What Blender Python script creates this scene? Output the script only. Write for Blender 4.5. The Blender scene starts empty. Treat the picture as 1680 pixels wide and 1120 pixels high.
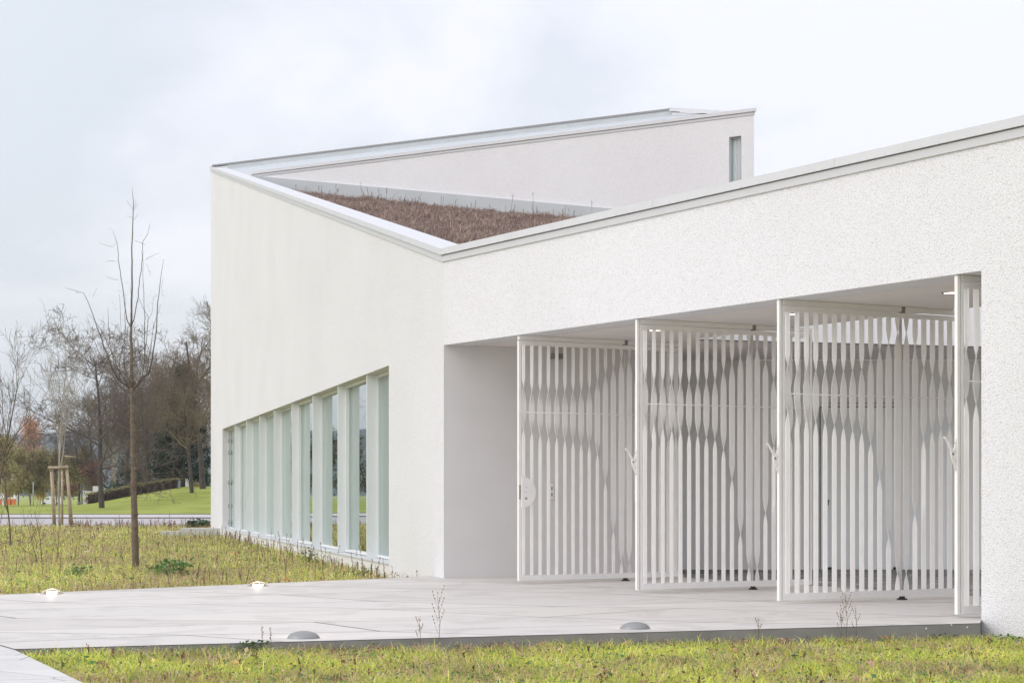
import bpy, math, random
import numpy as np
from mathutils import Vector, noise
R = math.radians
sc = bpy.context.scene
# ------------------------------------------------------------------ camera, sky, sun, exposure
F = 2900.0; HOR = 810.0; CX = 840.0; EYE = 1.2
cd = bpy.data.cameras.new('camera'); cam = bpy.data.objects.new('camera', cd); sc.collection.objects.link(cam)
cam.location = (0, 0, EYE); cam.rotation_euler = (R(90), 0, 0)
cd.sensor_width = 36; cd.lens = 36 * F / 1680; cd.shift_y = (HOR - 560) / 1680
cd.clip_start = 0.1; cd.clip_end = 9000
sc.camera = cam
SUN_EL, SUN_AZ = 36, 248     # azimuth measured clockwise from +Y (north)
w = bpy.data.worlds.new('World'); sc.world = w; w.use_nodes = True
nt = w.node_tree; nt.nodes.clear()
def wn(t): return nt.nodes.new(t)
out = wn('ShaderNodeOutputWorld'); bg = wn('ShaderNodeBackground'); bg2 = wn('ShaderNodeBackground'); add = wn('ShaderNodeAddShader')
sky = wn('ShaderNodeTexSky'); sky.sky_type = 'NISHITA'; sky.sun_disc = False
sky.sun_elevation = R(SUN_EL); sky.sun_rotation = R(SUN_AZ); sky.dust_density = 4
nt.links.new(sky.outputs[0], bg.inputs[0]); bg.inputs[1].default_value = 0.05
tc = wn('ShaderNodeTexCoord'); mp = wn('ShaderNodeMapping'); mp.inputs['Scale'].default_value = (1.0, 1.0, 1.9); mp.inputs['Location'].default_value = (0.1, 0.35, 0.1)
nz = wn('ShaderNodeTexNoise'); nz.inputs['Scale'].default_value = 5.2; nz.inputs['Detail'].default_value = 6; nz.inputs['Roughness'].default_value = 0.52; nz.inputs['Distortion'].default_value = 0.35
sep = wn('ShaderNodeSeparateXYZ')
nt.links.new(tc.outputs['Generated'], mp.inputs[0]); nt.links.new(mp.outputs[0], nz.inputs['Vector']); nt.links.new(tc.outputs['Generated'], sep.inputs[0])
def wmath(op, a, b=None):
    n = wn('ShaderNodeMath'); n.operation = op
    for i, v in enumerate((a, b)):
        if v is None: continue
        if isinstance(v, (int, float)): n.inputs[i].default_value = v
        else: nt.links.new(v, n.inputs[i])
    return n.outputs[0]
# overcast deck: thinner and whiter towards the right of the view
fx = wmath('ADD', wmath('MULTIPLY', sep.outputs[0], 0.45), nz.outputs['Fac'])
cr = wn('ShaderNodeValToRGB'); nt.links.new(fx, cr.inputs[0])
cr.color_ramp.elements[0].position = 0.34; cr.color_ramp.elements[0].color = (0.665, 0.69, 0.725, 1)
cr.color_ramp.elements[1].position = 0.56; cr.color_ramp.elements[1].color = (0.86, 0.84, 0.885, 1)
zen = wmath('ADD', wmath('MULTIPLY', wmath('POWER', wmath('MAXIMUM', sep.outputs[2], 0.0), 1.5), 0.35), 1.0)
sdv = (math.sin(R(SUN_AZ)) * math.cos(R(SUN_EL)), math.cos(R(SUN_AZ)) * math.cos(R(SUN_EL)), math.sin(R(SUN_EL)))
dt = wn('ShaderNodeVectorMath'); dt.operation = 'DOT_PRODUCT'; nt.links.new(tc.outputs['Generated'], dt.inputs[0]); dt.inputs[1].default_value = sdv
# cloud deck is brightest round the hidden sun
zen = wmath('ADD', zen, wmath('MULTIPLY', wmath('POWER', wmath('MAXIMUM', dt.outputs['Value'], 0.0), 1.3), 0.80))
nt.links.new(cr.outputs[0], bg2.inputs[0]); nt.links.new(zen, bg2.inputs[1])
nt.links.new(bg.outputs[0], add.inputs[0]); nt.links.new(bg2.outputs[0], add.inputs[1]); nt.links.new(add.outputs[0], out.inputs[0])
sl = bpy.data.lights.new('sun', 'SUN'); sl.energy = 0.42; sl.angle = R(24); sl.color = (0.985, 0.99, 1.0)
so = bpy.data.objects.new('sun', sl); sc.collection.objects.link(so)
az = R(SUN_AZ); el = R(SUN_EL)
sdir = Vector((math.sin(az) * math.cos(el), math.cos(az) * math.cos(el), math.sin(el)))
so.rotation_euler = sdir.to_track_quat('Z', 'Y').to_euler()
sc.view_settings.view_transform = 'Standard'; sc.view_settings.look = 'None'; sc.view_settings.exposure = 0.0; sc.view_settings.gamma = 1.0

# ------------------------------------------------------------------ helpers
def px(x, y, Y): return Vector(((x - CX) * Y / F, Y, EYE - (y - HOR) * Y / F))
def gp(x, y, z):
    Y = (EYE - z) * F / (y - HOR); return Vector(((x - CX) * Y / F, Y, z))
class MB:
    def __init__(s): s.v = []; s.f = []; s.sm = []
    def add(s, vs, fs, smooth=False):
        o = len(s.v); s.v += [tuple(p) for p in vs]; s.f += [tuple(i + o for i in f) for f in fs]; s.sm += [smooth] * len(fs)
    def prism(s, pl, z0, z1):
        n = len(pl)
        if not isinstance(z0, (list, tuple)): z0 = [z0] * n
        if not isinstance(z1, (list, tuple)): z1 = [z1] * n
        ar = sum(pl[i][0] * pl[(i + 1) % n][1] - pl[(i + 1) % n][0] * pl[i][1] for i in range(n))
        if ar < 0: pl = pl[::-1]; z0 = z0[::-1]; z1 = z1[::-1]
        vs = [(p[0], p[1], a) for p, a in zip(pl, z0)] + [(p[0], p[1], a) for p, a in zip(pl, z1)]
        fs = [tuple(range(n - 1, -1, -1)), tuple(range(n, 2 * n))] + [(i, (i + 1) % n, n + (i + 1) % n, n + i) for i in range(n)]
        s.add(vs, fs)
    def box(s, x0, x1, y0, y1, z0, z1): s.prism([(x0, y0), (x1, y0), (x1, y1), (x0, y1)], z0, z1)
    def extr(s, poly, d):   # 3D polygon pushed along vector d
        n = len(poly); vs = [tuple(p) for p in poly] + [tuple(Vector(p) + Vector(d)) for p in poly]
        s.add(vs, [tuple(range(n))[::-1], tuple(range(n, 2 * n))] + [(i, (i + 1) % n, n + (i + 1) % n, n + i) for i in range(n)])
    def tube(s, pts, rad, n=6, cap=True, smooth=True):
        pts = [Vector(p) for p in pts]
        if not isinstance(rad, (list, tuple)): rad = [rad] * len(pts)
        vs = []; fs = []; up = None
        for i, p in enumerate(pts):
            t = (pts[min(i + 1, len(pts) - 1)] - pts[max(i - 1, 0)])
            if t.length < 1e-9: t = Vector((0, 0, 1))
            t.normalize()
            if up is None: up = t.orthogonal().normalized()
            a = (up - t * up.dot(t))
            a = a.normalized() if a.length > 1e-6 else t.orthogonal().normalized()
            up = a; b = t.cross(a)
            for k in range(n):
                q = 2 * math.pi * k / n
                vs.append(p + (a * math.cos(q) + b * math.sin(q)) * rad[i])
        for i in range(len(pts) - 1):
            for k in range(n):
                fs.append((i * n + k, i * n + (k + 1) % n, (i + 1) * n + (k + 1) % n, (i + 1) * n + k))
        if cap: fs += [tuple(range(n))[::-1], tuple(range((len(pts) - 1) * n, len(pts) * n))]
        s.add(vs, fs, smooth)
    def build(s, name, mat, parent=None, world=True):
        me = bpy.data.meshes.new(name); me.from_pydata(s.v, [], s.f); me.validate(); me.update()
        if len(me.polygons) == len(s.sm): me.polygons.foreach_set('use_smooth', s.sm)
        me.materials.append(mat)
        return link(name, me, parent, world)
def link(name, me, parent=None, world=True):
    o = bpy.data.objects.new(name, me); sc.collection.objects.link(o)
    if parent:
        o.parent = parent
        if world:
            q = parent; off = Vector((0, 0, 0))
            while q: off += q.location; q = q.parent
            o.location = -off
    return o
def thing(name, label, cat, loc=(0, 0, 0), rz=0, group=None):
    o = bpy.data.objects.new(name, None); sc.collection.objects.link(o); o.empty_display_size = 0.2
    o.location = loc; o.rotation_euler = (0, 0, rz); tag(o, label, cat, group); return o
def tag(o, label, cat, group=None):
    o['label'] = label; o['category'] = cat
    if group: o['group'] = group
    return o
def struct(o): o['kind'] = 'structure'; return o
def sm01(a, b, x):
    t = min(1, max(0, (x - a) / (b - a))); return t * t * (3 - 2 * t)

# ------------------------------------------------------------------ materials
def mat(name, col, rough=0.7, bump=0, bscale=20, var=0, vscale=1.0, metal=0, attr=False, detail=4, spec=0.5):
    m = bpy.data.materials.new(name); m.use_nodes = True; t = m.node_tree; b = t.nodes['Principled BSDF']
    b.inputs['Base Color'].default_value = (*col, 1); b.inputs['Roughness'].default_value = rough; b.inputs['Metallic'].default_value = metal
    b.inputs['Specular IOR Level'].default_value = spec
    tc = t.nodes.new('ShaderNodeTexCoord')
    if attr:
        a = t.nodes.new('ShaderNodeAttribute'); a.attribute_name = 'tint'; t.links.new(a.outputs['Color'], b.inputs['Base Color'])
    elif var:
        n = t.nodes.new('ShaderNodeTexNoise'); n.inputs['Scale'].default_value = vscale; n.inputs['Detail'].default_value = detail
        t.links.new(tc.outputs['Object'], n.inputs['Vector'])
        r = t.nodes.new('ShaderNodeValToRGB'); r.color_ramp.elements[0].position = 0.3; r.color_ramp.elements[1].position = 0.7
        r.color_ramp.elements[0].color = (*[c * (1 - var) for c in col], 1); r.color_ramp.elements[1].color = (*[min(1, c * (1 + var)) for c in col], 1)
        t.links.new(n.outputs['Fac'], r.inputs[0]); t.links.new(r.outputs[0], b.inputs['Base Color'])
    if bump:
        n2 = t.nodes.new('ShaderNodeTexNoise'); n2.inputs['Scale'].default_value = bscale; n2.inputs['Detail'].default_value = 3
        t.links.new(tc.outputs['Object'], n2.inputs['Vector'])
        bp = t.nodes.new('ShaderNodeBump'); bp.inputs['Strength'].default_value = bump; bp.inputs['Distance'].default_value = 0.02
        t.links.new(n2.outputs['Fac'], bp.inputs['Height']); t.links.new(bp.outputs[0], b.inputs['Normal'])
    return m
def roughcast():
    m = bpy.data.materials.new('roughcast'); m.use_nodes = True; t = m.node_tree; b = t.nodes['Principled BSDF']
    b.inputs['Roughness'].default_value = 0.92; b.inputs['Specular IOR Level'].default_value = 0.2
    tc = t.nodes.new('ShaderNodeTexCoord')
    n = t.nodes.new('ShaderNodeTexNoise'); n.inputs['Scale'].default_value = 60; n.inputs['Detail'].default_value = 3; n.inputs['Roughness'].default_value = 0.6
    v = t.nodes.new('ShaderNodeTexVoronoi'); v.inputs['Scale'].default_value = 70
    big = t.nodes.new('ShaderNodeTexNoise'); big.inputs['Scale'].default_value = 0.45; big.inputs['Detail'].default_value = 2
    for q in (n, v, big): t.links.new(tc.outputs['Object'], q.inputs['Vector'])
    def mth(op, a, c):
        k = t.nodes.new('ShaderNodeMath'); k.operation = op
        for i, z in enumerate((a, c)):
            if isinstance(z, (int, float)): k.inputs[i].default_value = z
            else: t.links.new(z, k.inputs[i])
        return k.outputs[0]
    hgt = mth('ADD', n.outputs['Fac'], mth('MULTIPLY', v.outputs['Distance'], -0.55))
    r = t.nodes.new('ShaderNodeValToRGB')
    e = r.color_ramp.elements; e[0].position = 0.045; e[0].color = (0.66, 0.65, 0.65, 1); e[1].position = 0.20; e[1].color = (0.795, 0.795, 0.83, 1)
    t.links.new(hgt, r.inputs[0])
    r2 = t.nodes.new('ShaderNodeValToRGB'); r2.color_ramp.elements[0].position = 0.3; r2.color_ramp.elements[0].color = (0.965, 0.96, 0.96, 1); r2.color_ramp.elements[1].position = 0.62; r2.color_ramp.elements[1].color = (1, 1, 1, 1)
    t.links.new(big.outputs['Fac'], r2.inputs[0])
    mx = t.nodes.new('ShaderNodeMix'); mx.data_type = 'RGBA'; mx.blend_type = 'MULTIPLY'; mx.inputs[0].default_value = 1
    t.links.new(r.outputs[0], mx.inputs[6]); t.links.new(r2.outputs[0], mx.inputs[7]); t.links.new(mx.outputs[2], b.inputs['Base Color'])
    bp = t.nodes.new('ShaderNodeBump'); bp.inputs['Strength'].default_value = 0.75; bp.inputs['Distance'].default_value = 0.013
    t.links.new(hgt, bp.inputs['Height']); t.links.new(bp.outputs[0], b.inputs['Normal'])
    return m
def paving(name, c0, c1, cell, angle=0.0, stretch=1.0, joint=(0.12, 0.115, 0.11), jw=0.006, stain=0.10, rough=0.55):
    m = bpy.data.materials.new(name); m.use_nodes = True; t = m.node_tree; b = t.nodes['Principled BSDF']; b.inputs['Roughness'].default_value = rough; b.inputs['Specular IOR Level'].default_value = 0.25
    tc = t.nodes.new('ShaderNodeTexCoord'); mp = t.nodes.new('ShaderNodeMapping'); mp.inputs['Rotation'].default_value = (0, 0, angle); mp.inputs['Scale'].default_value = (1 / cell, stretch / cell, 0)
    t.links.new(tc.outputs['Object'], mp.inputs[0])
    ve = t.nodes.new('ShaderNodeTexVoronoi'); ve.feature = 'DISTANCE_TO_EDGE'; ve.inputs['Scale'].default_value = 1; ve.inputs['Randomness'].default_value = 0.85
    vc = t.nodes.new('ShaderNodeTexVoronoi'); vc.inputs['Scale'].default_value = 1; vc.inputs['Randomness'].default_value = 0.85
    t.links.new(mp.outputs[0], ve.inputs['Vector']); t.links.new(mp.outputs[0], vc.inputs['Vector'])
    mx = t.nodes.new('ShaderNodeMix'); mx.data_type = 'RGBA'; mx.inputs[6].default_value = (*c0, 1); mx.inputs[7].default_value = (*c1, 1)
    sp = t.nodes.new('ShaderNodeSeparateColor'); t.links.new(vc.outputs['Color'], sp.inputs[0]); t.links.new(sp.outputs[0], mx.inputs[0])
    ns = t.nodes.new('ShaderNodeTexNoise'); ns.inputs['Scale'].default_value = 1.1; ns.inputs['Detail'].default_value = 8; ns.inputs['Distortion'].default_value = 1.2; ns.inputs['Roughness'].default_value = 0.65
    t.links.new(tc.outputs['Object'], ns.inputs['Vector'])
    r = t.nodes.new('ShaderNodeValToRGB'); r.color_ramp.elements[0].position = 0.42; r.color_ramp.elements[0].color = (1 - stain, 1 - stain, 1 - stain, 1); r.color_ramp.elements[1].position = 0.5; r.color_ramp.elements[1].color = (1, 1, 1, 1)
    t.links.new(ns.outputs['Fac'], r.inputs[0])
    fs = t.nodes.new('ShaderNodeTexNoise'); fs.inputs['Scale'].default_value = 90; fs.inputs['Detail'].default_value = 3; t.links.new(tc.outputs['Object'], fs.inputs['Vector'])
    r3 = t.nodes.new('ShaderNodeValToRGB'); r3.color_ramp.elements[0].position = 0.3; r3.color_ramp.elements[0].color = (0.93, 0.93, 0.92, 1); r3.color_ramp.elements[1].position = 0.6; r3.color_ramp.elements[1].color = (1, 1, 1, 1)
    t.links.new(fs.outputs['Fac'], r3.inputs[0])
    m2 = t.nodes.new('ShaderNodeMix'); m2.data_type = 'RGBA'; m2.blend_type = 'MULTIPLY'; m2.inputs[0].default_value = 1
    t.links.new(mx.outputs[2], m2.inputs[6]); t.links.new(r.outputs[0], m2.inputs[7])
    m4 = t.nodes.new('ShaderNodeMix'); m4.data_type = 'RGBA'; m4.blend_type = 'MULTIPLY'; m4.inputs[0].default_value = 1
    t.links.new(m2.outputs[2], m4.inputs[6]); t.links.new(r3.outputs[0], m4.inputs[7])
    lt = t.nodes.new('ShaderNodeMath'); lt.operation = 'LESS_THAN'; t.links.new(ve.outputs['Distance'], lt.inputs[0]); lt.inputs[1].default_value = jw
    m3 = t.nodes.new('ShaderNodeMix'); m3.data_type = 'RGBA'; m3.inputs[7].default_value = (*joint, 1)
    t.links.new(lt.outputs[0], m3.inputs[0]); t.links.new(m4.outputs[2], m3.inputs[6]); t.links.new(m3.outputs[2], b.inputs['Base Color'])
    return m
def glassy(name, tint, base=0.0):
    m = bpy.data.materials.new(name); m.use_nodes = True; t = m.node_tree; t.nodes.clear()
    o = t.nodes.new('ShaderNodeOutputMaterial'); g = t.nodes.new('ShaderNodeBsdfGlossy'); tr = t.nodes.new('ShaderNodeBsdfTransparent')
    g.inputs['Color'].default_value = (0.90, 0.97, 0.94, 1); g.inputs['Roughness'].default_value = 0.0; tr.inputs['Color'].default_value = (*tint, 1)
    fr = t.nodes.new('ShaderNodeFresnel'); fr.inputs['IOR'].default_value = 1.62
    ma = t.nodes.new('ShaderNodeMath'); ma.operation = 'ADD'; ma.use_clamp = True; ma.inputs[1].default_value = base; t.links.new(fr.outputs[0], ma.inputs[0])
    mx = t.nodes.new('ShaderNodeMixShader'); t.links.new(ma.outputs[0], mx.inputs[0]); t.links.new(tr.outputs[0], mx.inputs[1]); t.links.new(g.outputs[0], mx.inputs[2]); t.links.new(mx.outputs[0], o.inputs[0])
    return m
def emis(name, col, s):
    m = bpy.data.materials.new(name); m.use_nodes = True; b = m.node_tree.nodes['Principled BSDF']
    b.inputs['Base Color'].default_value = (*col, 1); b.inputs['Emission Color'].default_value = (*col, 1); b.inputs['Emission Strength'].default_value = s; return m
M = {}
M['cast'] = roughcast()
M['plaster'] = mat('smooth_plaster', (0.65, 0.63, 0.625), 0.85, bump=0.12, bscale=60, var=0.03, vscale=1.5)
M['soffit'] = mat('soffit_plaster', (0.76, 0.72, 0.69), 0.85, bump=0.08, bscale=50, var=0.03, vscale=2)
M['plinth'] = mat('plinth_render', (0.72, 0.715, 0.70), 0.85, bump=0.1, bscale=80, var=0.04, vscale=3)
M['coping'] = mat('coping_metal', (0.60, 0.605, 0.63), 0.42, var=0.025, vscale=3)
M['coping2'] = mat('flashing_metal', (0.56, 0.565, 0.585), 0.45)
M['zinc'] = mat('zinc_sheet', (0.45, 0.48, 0.505), 0.5, var=0.05, vscale=1.2)
M['gate'] = mat('gate_paint', (0.83, 0.81, 0.79), 0.36, var=0.03, vscale=5)
M['dark'] = mat('dark_rubber', (0.03, 0.03, 0.03), 0.6)
M['grey'] = mat('grey_metal', (0.25, 0.25, 0.25), 0.5)
M['brass'] = mat('brass', (0.6, 0.45, 0.15), 0.3, metal=1)
M['fin'] = mat('fin_paint', (0.76, 0.785, 0.80), 0.4, var=0.02, vscale=2)
M['glass'] = glassy('window_glass', (0.80, 0.88, 0.85), 0.34)
M['room'] = mat('room_paint', (0.84, 0.88, 0.86), 0.9)
M['door'] = mat('door_paint', (0.88, 0.90, 0.91), 0.4)
M['slab'] = paving('concrete_slabs', (0.62, 0.59, 0.57), (0.62, 0.59, 0.57), 1.9, 0.62, 1.15, jw=-1, stain=.11)
_t = M['slab'].node_tree; _b = _t.nodes['Principled BSDF']; _l = _b.inputs['Base Color'].links[0].from_socket; _a = _t.nodes.new('ShaderNodeAttribute'); _a.attribute_name = 'tint'
_m = _t.nodes.new('ShaderNodeMix'); _m.data_type = 'RGBA'; _m.blend_type = 'MULTIPLY'; _m.inputs[0].default_value = 1; _t.links.new(_l, _m.inputs[6]); _t.links.new(_a.outputs['Color'], _m.inputs[7]); _t.links.new(_m.outputs[2], _b.inputs['Base Color'])
M['pavers'] = paving('concrete_pavers', (0.58, 0.565, 0.555), (0.63, 0.615, 0.605), 1.2, 0.3, 1.9, jw=0.006, joint=(0.3, 0.29, 0.28))
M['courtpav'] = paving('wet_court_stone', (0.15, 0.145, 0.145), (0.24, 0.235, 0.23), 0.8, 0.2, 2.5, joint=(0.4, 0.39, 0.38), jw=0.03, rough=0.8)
M['edge'] = mat('slab_edge', (0.25, 0.245, 0.24), 0.85, var=0.12, vscale=4, bump=0.1, bscale=60)
M['conc'] = mat('concrete', (0.55, 0.54, 0.51), 0.85, var=0.1, vscale=5)
M['blade'] = mat('grass_blades', (0.2, 0.2, 0.1), 0.75, attr=True, spec=0.2)
M['leafy'] = mat('leaf_faces', (0.1, 0.2, 0.05), 0.6, attr=True, spec=0.3)
M['bark'] = mat('young_bark', (0.15, 0.115, 0.085), 0.85, var=0.3, vscale=14, bump=0.3, bscale=40)
M['bark2'] = mat('dark_bark', (0.075, 0.062, 0.055), 0.9, var=0.3, vscale=1)
M['bark3'] = mat('pale_bark', (0.30, 0.27, 0.22), 0.9, var=0.2, vscale=2)
M['twig'] = mat('dark_twigs', (0.13, 0.10, 0.082), 0.9, var=0.3, vscale=0.3)
M['twig2'] = mat('brown_twigs', (0.19, 0.145, 0.10), 0.9, var=0.3, vscale=0.3)
M['twig3'] = mat('pale_twigs', (0.36, 0.33, 0.28), 0.9, var=0.2, vscale=1)
M['wood'] = mat('stake_wood', (0.40, 0.32, 0.23), 0.85, var=0.2, vscale=6, bump=0.2, bscale=30)
M['lawn'] = None
M['asph'] = mat('road_asphalt', (0.40, 0.375, 0.375), 0.85, var=0.08, vscale=0.4)
M['pave'] = mat('pavement_concrete', (0.50, 0.475, 0.47), 0.85, var=0.05, vscale=0.6)
M['kerb'] = mat('kerb_stone', (0.20, 0.19, 0.185), 0.85)
M['white'] = mat('white_paint', (0.8, 0.8, 0.82), 0.4)
M['orange'] = mat('orange_plastic', (0.75, 0.22, 0.06), 0.5)
M['hill'] = mat('wooded_hill', (0.03, 0.05, 0.045), 1.0, var=0.5, vscale=0.03)
M['roofsoil'] = mat('roof_substrate', (0.22, 0.145, 0.12), 1.0, var=0.35, vscale=4, bump=0.6, bscale=10)

for nm in ('blade', 'leafy'):
    t = M[nm].node_tree; b = t.nodes['Principled BSDF']; a = [n for n in t.nodes if n.type == 'ATTRIBUTE'][0]; o = t.nodes['Material Output']
    tr = t.nodes.new('ShaderNodeBsdfTranslucent'); mx = t.nodes.new('ShaderNodeMixShader'); mx.inputs[0].default_value = .38
    t.links.new(a.outputs['Color'], tr.inputs['Color']); t.links.new(b.outputs[0], mx.inputs[1]); t.links.new(tr.outputs[0], mx.inputs[2]); t.links.new(mx.outputs[0], o.inputs[0])
# ------------------------------------------------------------------ terrain
def gh(X, Y):
    front = -0.165 - 0.013 * X
    front = max(-0.30, min(-0.09, front))
    k = sm01(-1.2, 1.2, Y - (19.2 + 0.3 * X))
    z = front * (1 - k) + (-0.25) * k
    z += -0.80 * sm01(74, 108, Y)
    z += 3.35 * sm01(192, 245, Y) * sm01(-63.5, -43, X * 1.0)
    if Y > 320: z += -1.5 * sm01(320, 900, Y)
    return z
def ground():
    xs = sorted(set([-3000, -1500, -900, -500, -350, -250, -180, -140, -110] + list(range(-100, 0, 5)) + [-12.5, -7.5, -3, -1, 1, 3, 5, 8, 12, 18, 30, 50, 80, 130, 250, 500, 900, 1500, 3000] + [0]))
    ys = sorted(set([-200, -60, -20, 0, 8, 12, 14, 16, 17, 18, 19, 20, 21, 22, 24, 26, 30, 40, 55, 70, 74] + list(range(78, 112, 5)) + [120, 150, 180, 188] + list(range(192, 260, 6)) + [275, 300, 340, 420, 550, 800, 1200, 2000, 3500, 5200]))
    V = [(x, y, gh(x, y)) for y in ys for x in xs]; n = len(xs)
    Fc = [(j * n + i, j * n + i + 1, (j + 1) * n + i + 1, (j + 1) * n + i) for j in range(len(ys) - 1) for i in range(n - 1)]
    m = bpy.data.materials.new('ground_cover'); m.use_nodes = True; t = m.node_tree; b = t.nodes['Principled BSDF']; b.inputs['Roughness'].default_value = 0.95; b.inputs['Specular IOR Level'].default_value = 0.1
    tc = t.nodes.new('ShaderNodeTexCoord'); sp = t.nodes.new('ShaderNodeSeparateXYZ'); t.links.new(tc.outputs['Object'], sp.inputs[0])
    def noisy(s, c0, c1, lo=0.35, hi=0.65, det=6):
        n = t.nodes.new('ShaderNodeTexNoise'); n.inputs['Scale'].default_value = s; n.inputs['Detail'].default_value = det
        t.links.new(tc.outputs['Object'], n.inputs['Vector']); r = t.nodes.new('ShaderNodeValToRGB')
        r.color_ramp.elements[0].position = lo; r.color_ramp.elements[1].position = hi
        r.color_ramp.elements[0].color = (*c0, 1); r.color_ramp.elements[1].color = (*c1, 1); t.links.new(n.outputs['Fac'], r.inputs[0]); return r.outputs[0]
    near = noisy(2.2, (0.22, 0.19, 0.09), (0.34, 0.33, 0.12))
    far = noisy(0.16, (0.23, 0.27, 0.055), (0.36, 0.40, 0.10), lo=.3, hi=.7, det=12)
    gt = t.nodes.new('ShaderNodeMapRange'); gt.inputs[1].default_value = 95; gt.inputs[2].default_value = 100; t.links.new(sp.outputs[1], gt.inputs[0])
    mx = t.nodes.new('ShaderNodeMix'); mx.data_type = 'RGBA'; t.links.new(gt.outputs[0], mx.inputs[0]); t.links.new(near, mx.inputs[6]); t.links.new(far, mx.inputs[7]); t.links.new(mx.outputs[2], b.inputs['Base Color'])
    n2 = t.nodes.new('ShaderNodeTexNoise'); n2.inputs['Scale'].default_value = 3; n2.inputs['Detail'].default_value = 8; t.links.new(tc.outputs['Object'], n2.inputs['Vector'])
    bp = t.nodes.new('ShaderNodeBump'); bp.inputs['Strength'].default_value = 0.6; bp.inputs['Distance'].default_value = 0.08; t.links.new(n2.outputs['Fac'], bp.inputs['Height']); t.links.new(bp.outputs[0], b.inputs['Normal'])
    me = bpy.data.meshes.new('ground'); me.from_pydata(V, [], Fc); me.update(); me.polygons.foreach_set('use_smooth', [True] * len(me.polygons)); me.materials.append(m)
    struct(link('ground', me))
ground()
b = MB(); b.box(-400, 300, 110, 161, -1.046, -1.03); struct(b.build('road', M['asph']))
b = MB(); b.box(-400, 300, 161.3, 183, -1.2, -0.93); struct(b.build('pavement', M['pave']))
b = MB(); b.box(-400, 300, 161, 161.3, -1.2, -0.91); b.box(-400, 300, 183, 184.2, -1.2, -0.86); struct(b.build('kerb', M['kerb']))
b = MB(); b.box(-400, gp(97, 862, -.9).x, 107.5, 109.2, -1.2, -0.80); struct(b.build('garden_edging', M['kerb']))

# ------------------------------------------------------------------ building plan
def V2(a): return Vector((a[0], a[1]))
B = V2(((728 - CX) * 26.03 / F, 26.03))
dF = Vector((1878, -2900)).normalized(); dL = Vector((-755, 2900)).normalized()
nF = Vector((-dF.y, dF.x)); nF = nF if nF.y > 0 else -nF          # inward normals
nL = Vector((dL.y, -dL.x))
def on(line, x, off=0.0):      # point of a facade line (offset inward) that projects to pixel column x
    p0, d = (B + nF * off, dF) if line == 'F' else (B + nL * off, dL)
    k = (x - CX) / F; t = (k * p0.y - p0.x) / (d.x - k * d.y); return p0 + d * t
def isec(p, d, q, e):
    den = d.x * e.y - d.y * e.x; t = ((q.x - p.x) * e.y - (q.y - p.y) * e.x) / den; return p + d * t
def mit(ol, of): return isec(B + nL * ol, dL, B + nF * of, dF)
A = on('L', 346); C = on('F', 1610); C2 = C + dF * 5.5
TOPB, TOPA = 4.81, EYE + (HOR - 273) / F * A.y
LA = (A - B).length
def topL(p): return TOPB + (TOPA - TOPB) * (p - B).dot(dL) / LA
FZ = -0.04; CEIL = 3.39
bld = thing('building', 'angular white roughcast building with sloping parapets, planted roof, window band and gated portico', 'building', (B.x, B.y, FZ))
def bb(m, name, mt): return m.build(name, mt, bld)
# front wall: beam over the opening and the pier at the right
m = MB()
m.prism([B, C, C + nF * .45, mit(.4, .45)], CEIL, TOPB - .19)
m.prism([C, C2, C2 + nF * .45, C + nF * .45], -.5, TOPB - .19)
bb(m, 'front_wall', M['cast'])
# side wall with its long window
W0 = on('L', 365); W1 = on('L', 638); TH = .42; HEAD = 3.40
A_in = A + nL * TH; ti = .19
m = MB()
dW0 = (Vector((1.5, 26.75)) - B).normalized(); Bi = isec(B, dW0, B + nL * TH, dL) + Vector((0, .012))
def tl(p): return topL(p) - ti
m.prism([B, W1, W1 + nL * TH, Bi], -.5, [tl(B), tl(W1), tl(W1), tl(B)])
m.prism([W1, W0, W0 + nL * TH, W1 + nL * TH], HEAD, [tl(W1), tl(W0), tl(W0), tl(W1)])
m.prism([W0, A, A_in, W0 + nL * TH], -.5, [tl(W0), tl(A), tl(A), tl(W0)])
bb(m, 'side_wall', M['cast'])
m = MB(); m.prism([W1 + nL * .004, W0 + nL * .004, W0 + nL * TH, W1 + nL * TH], -.5, -.012); bb(m, 'plinth', M['plinth'])
m = MB(); m.prism([W1 - nL * .02 , W0 - nL * .02, W0 + nL * (TH - .02), W1 + nL * (TH - .02)], -.010, [.008, .008, .035, .035]); bb(m, 'window_sill', M['coping'])
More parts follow.
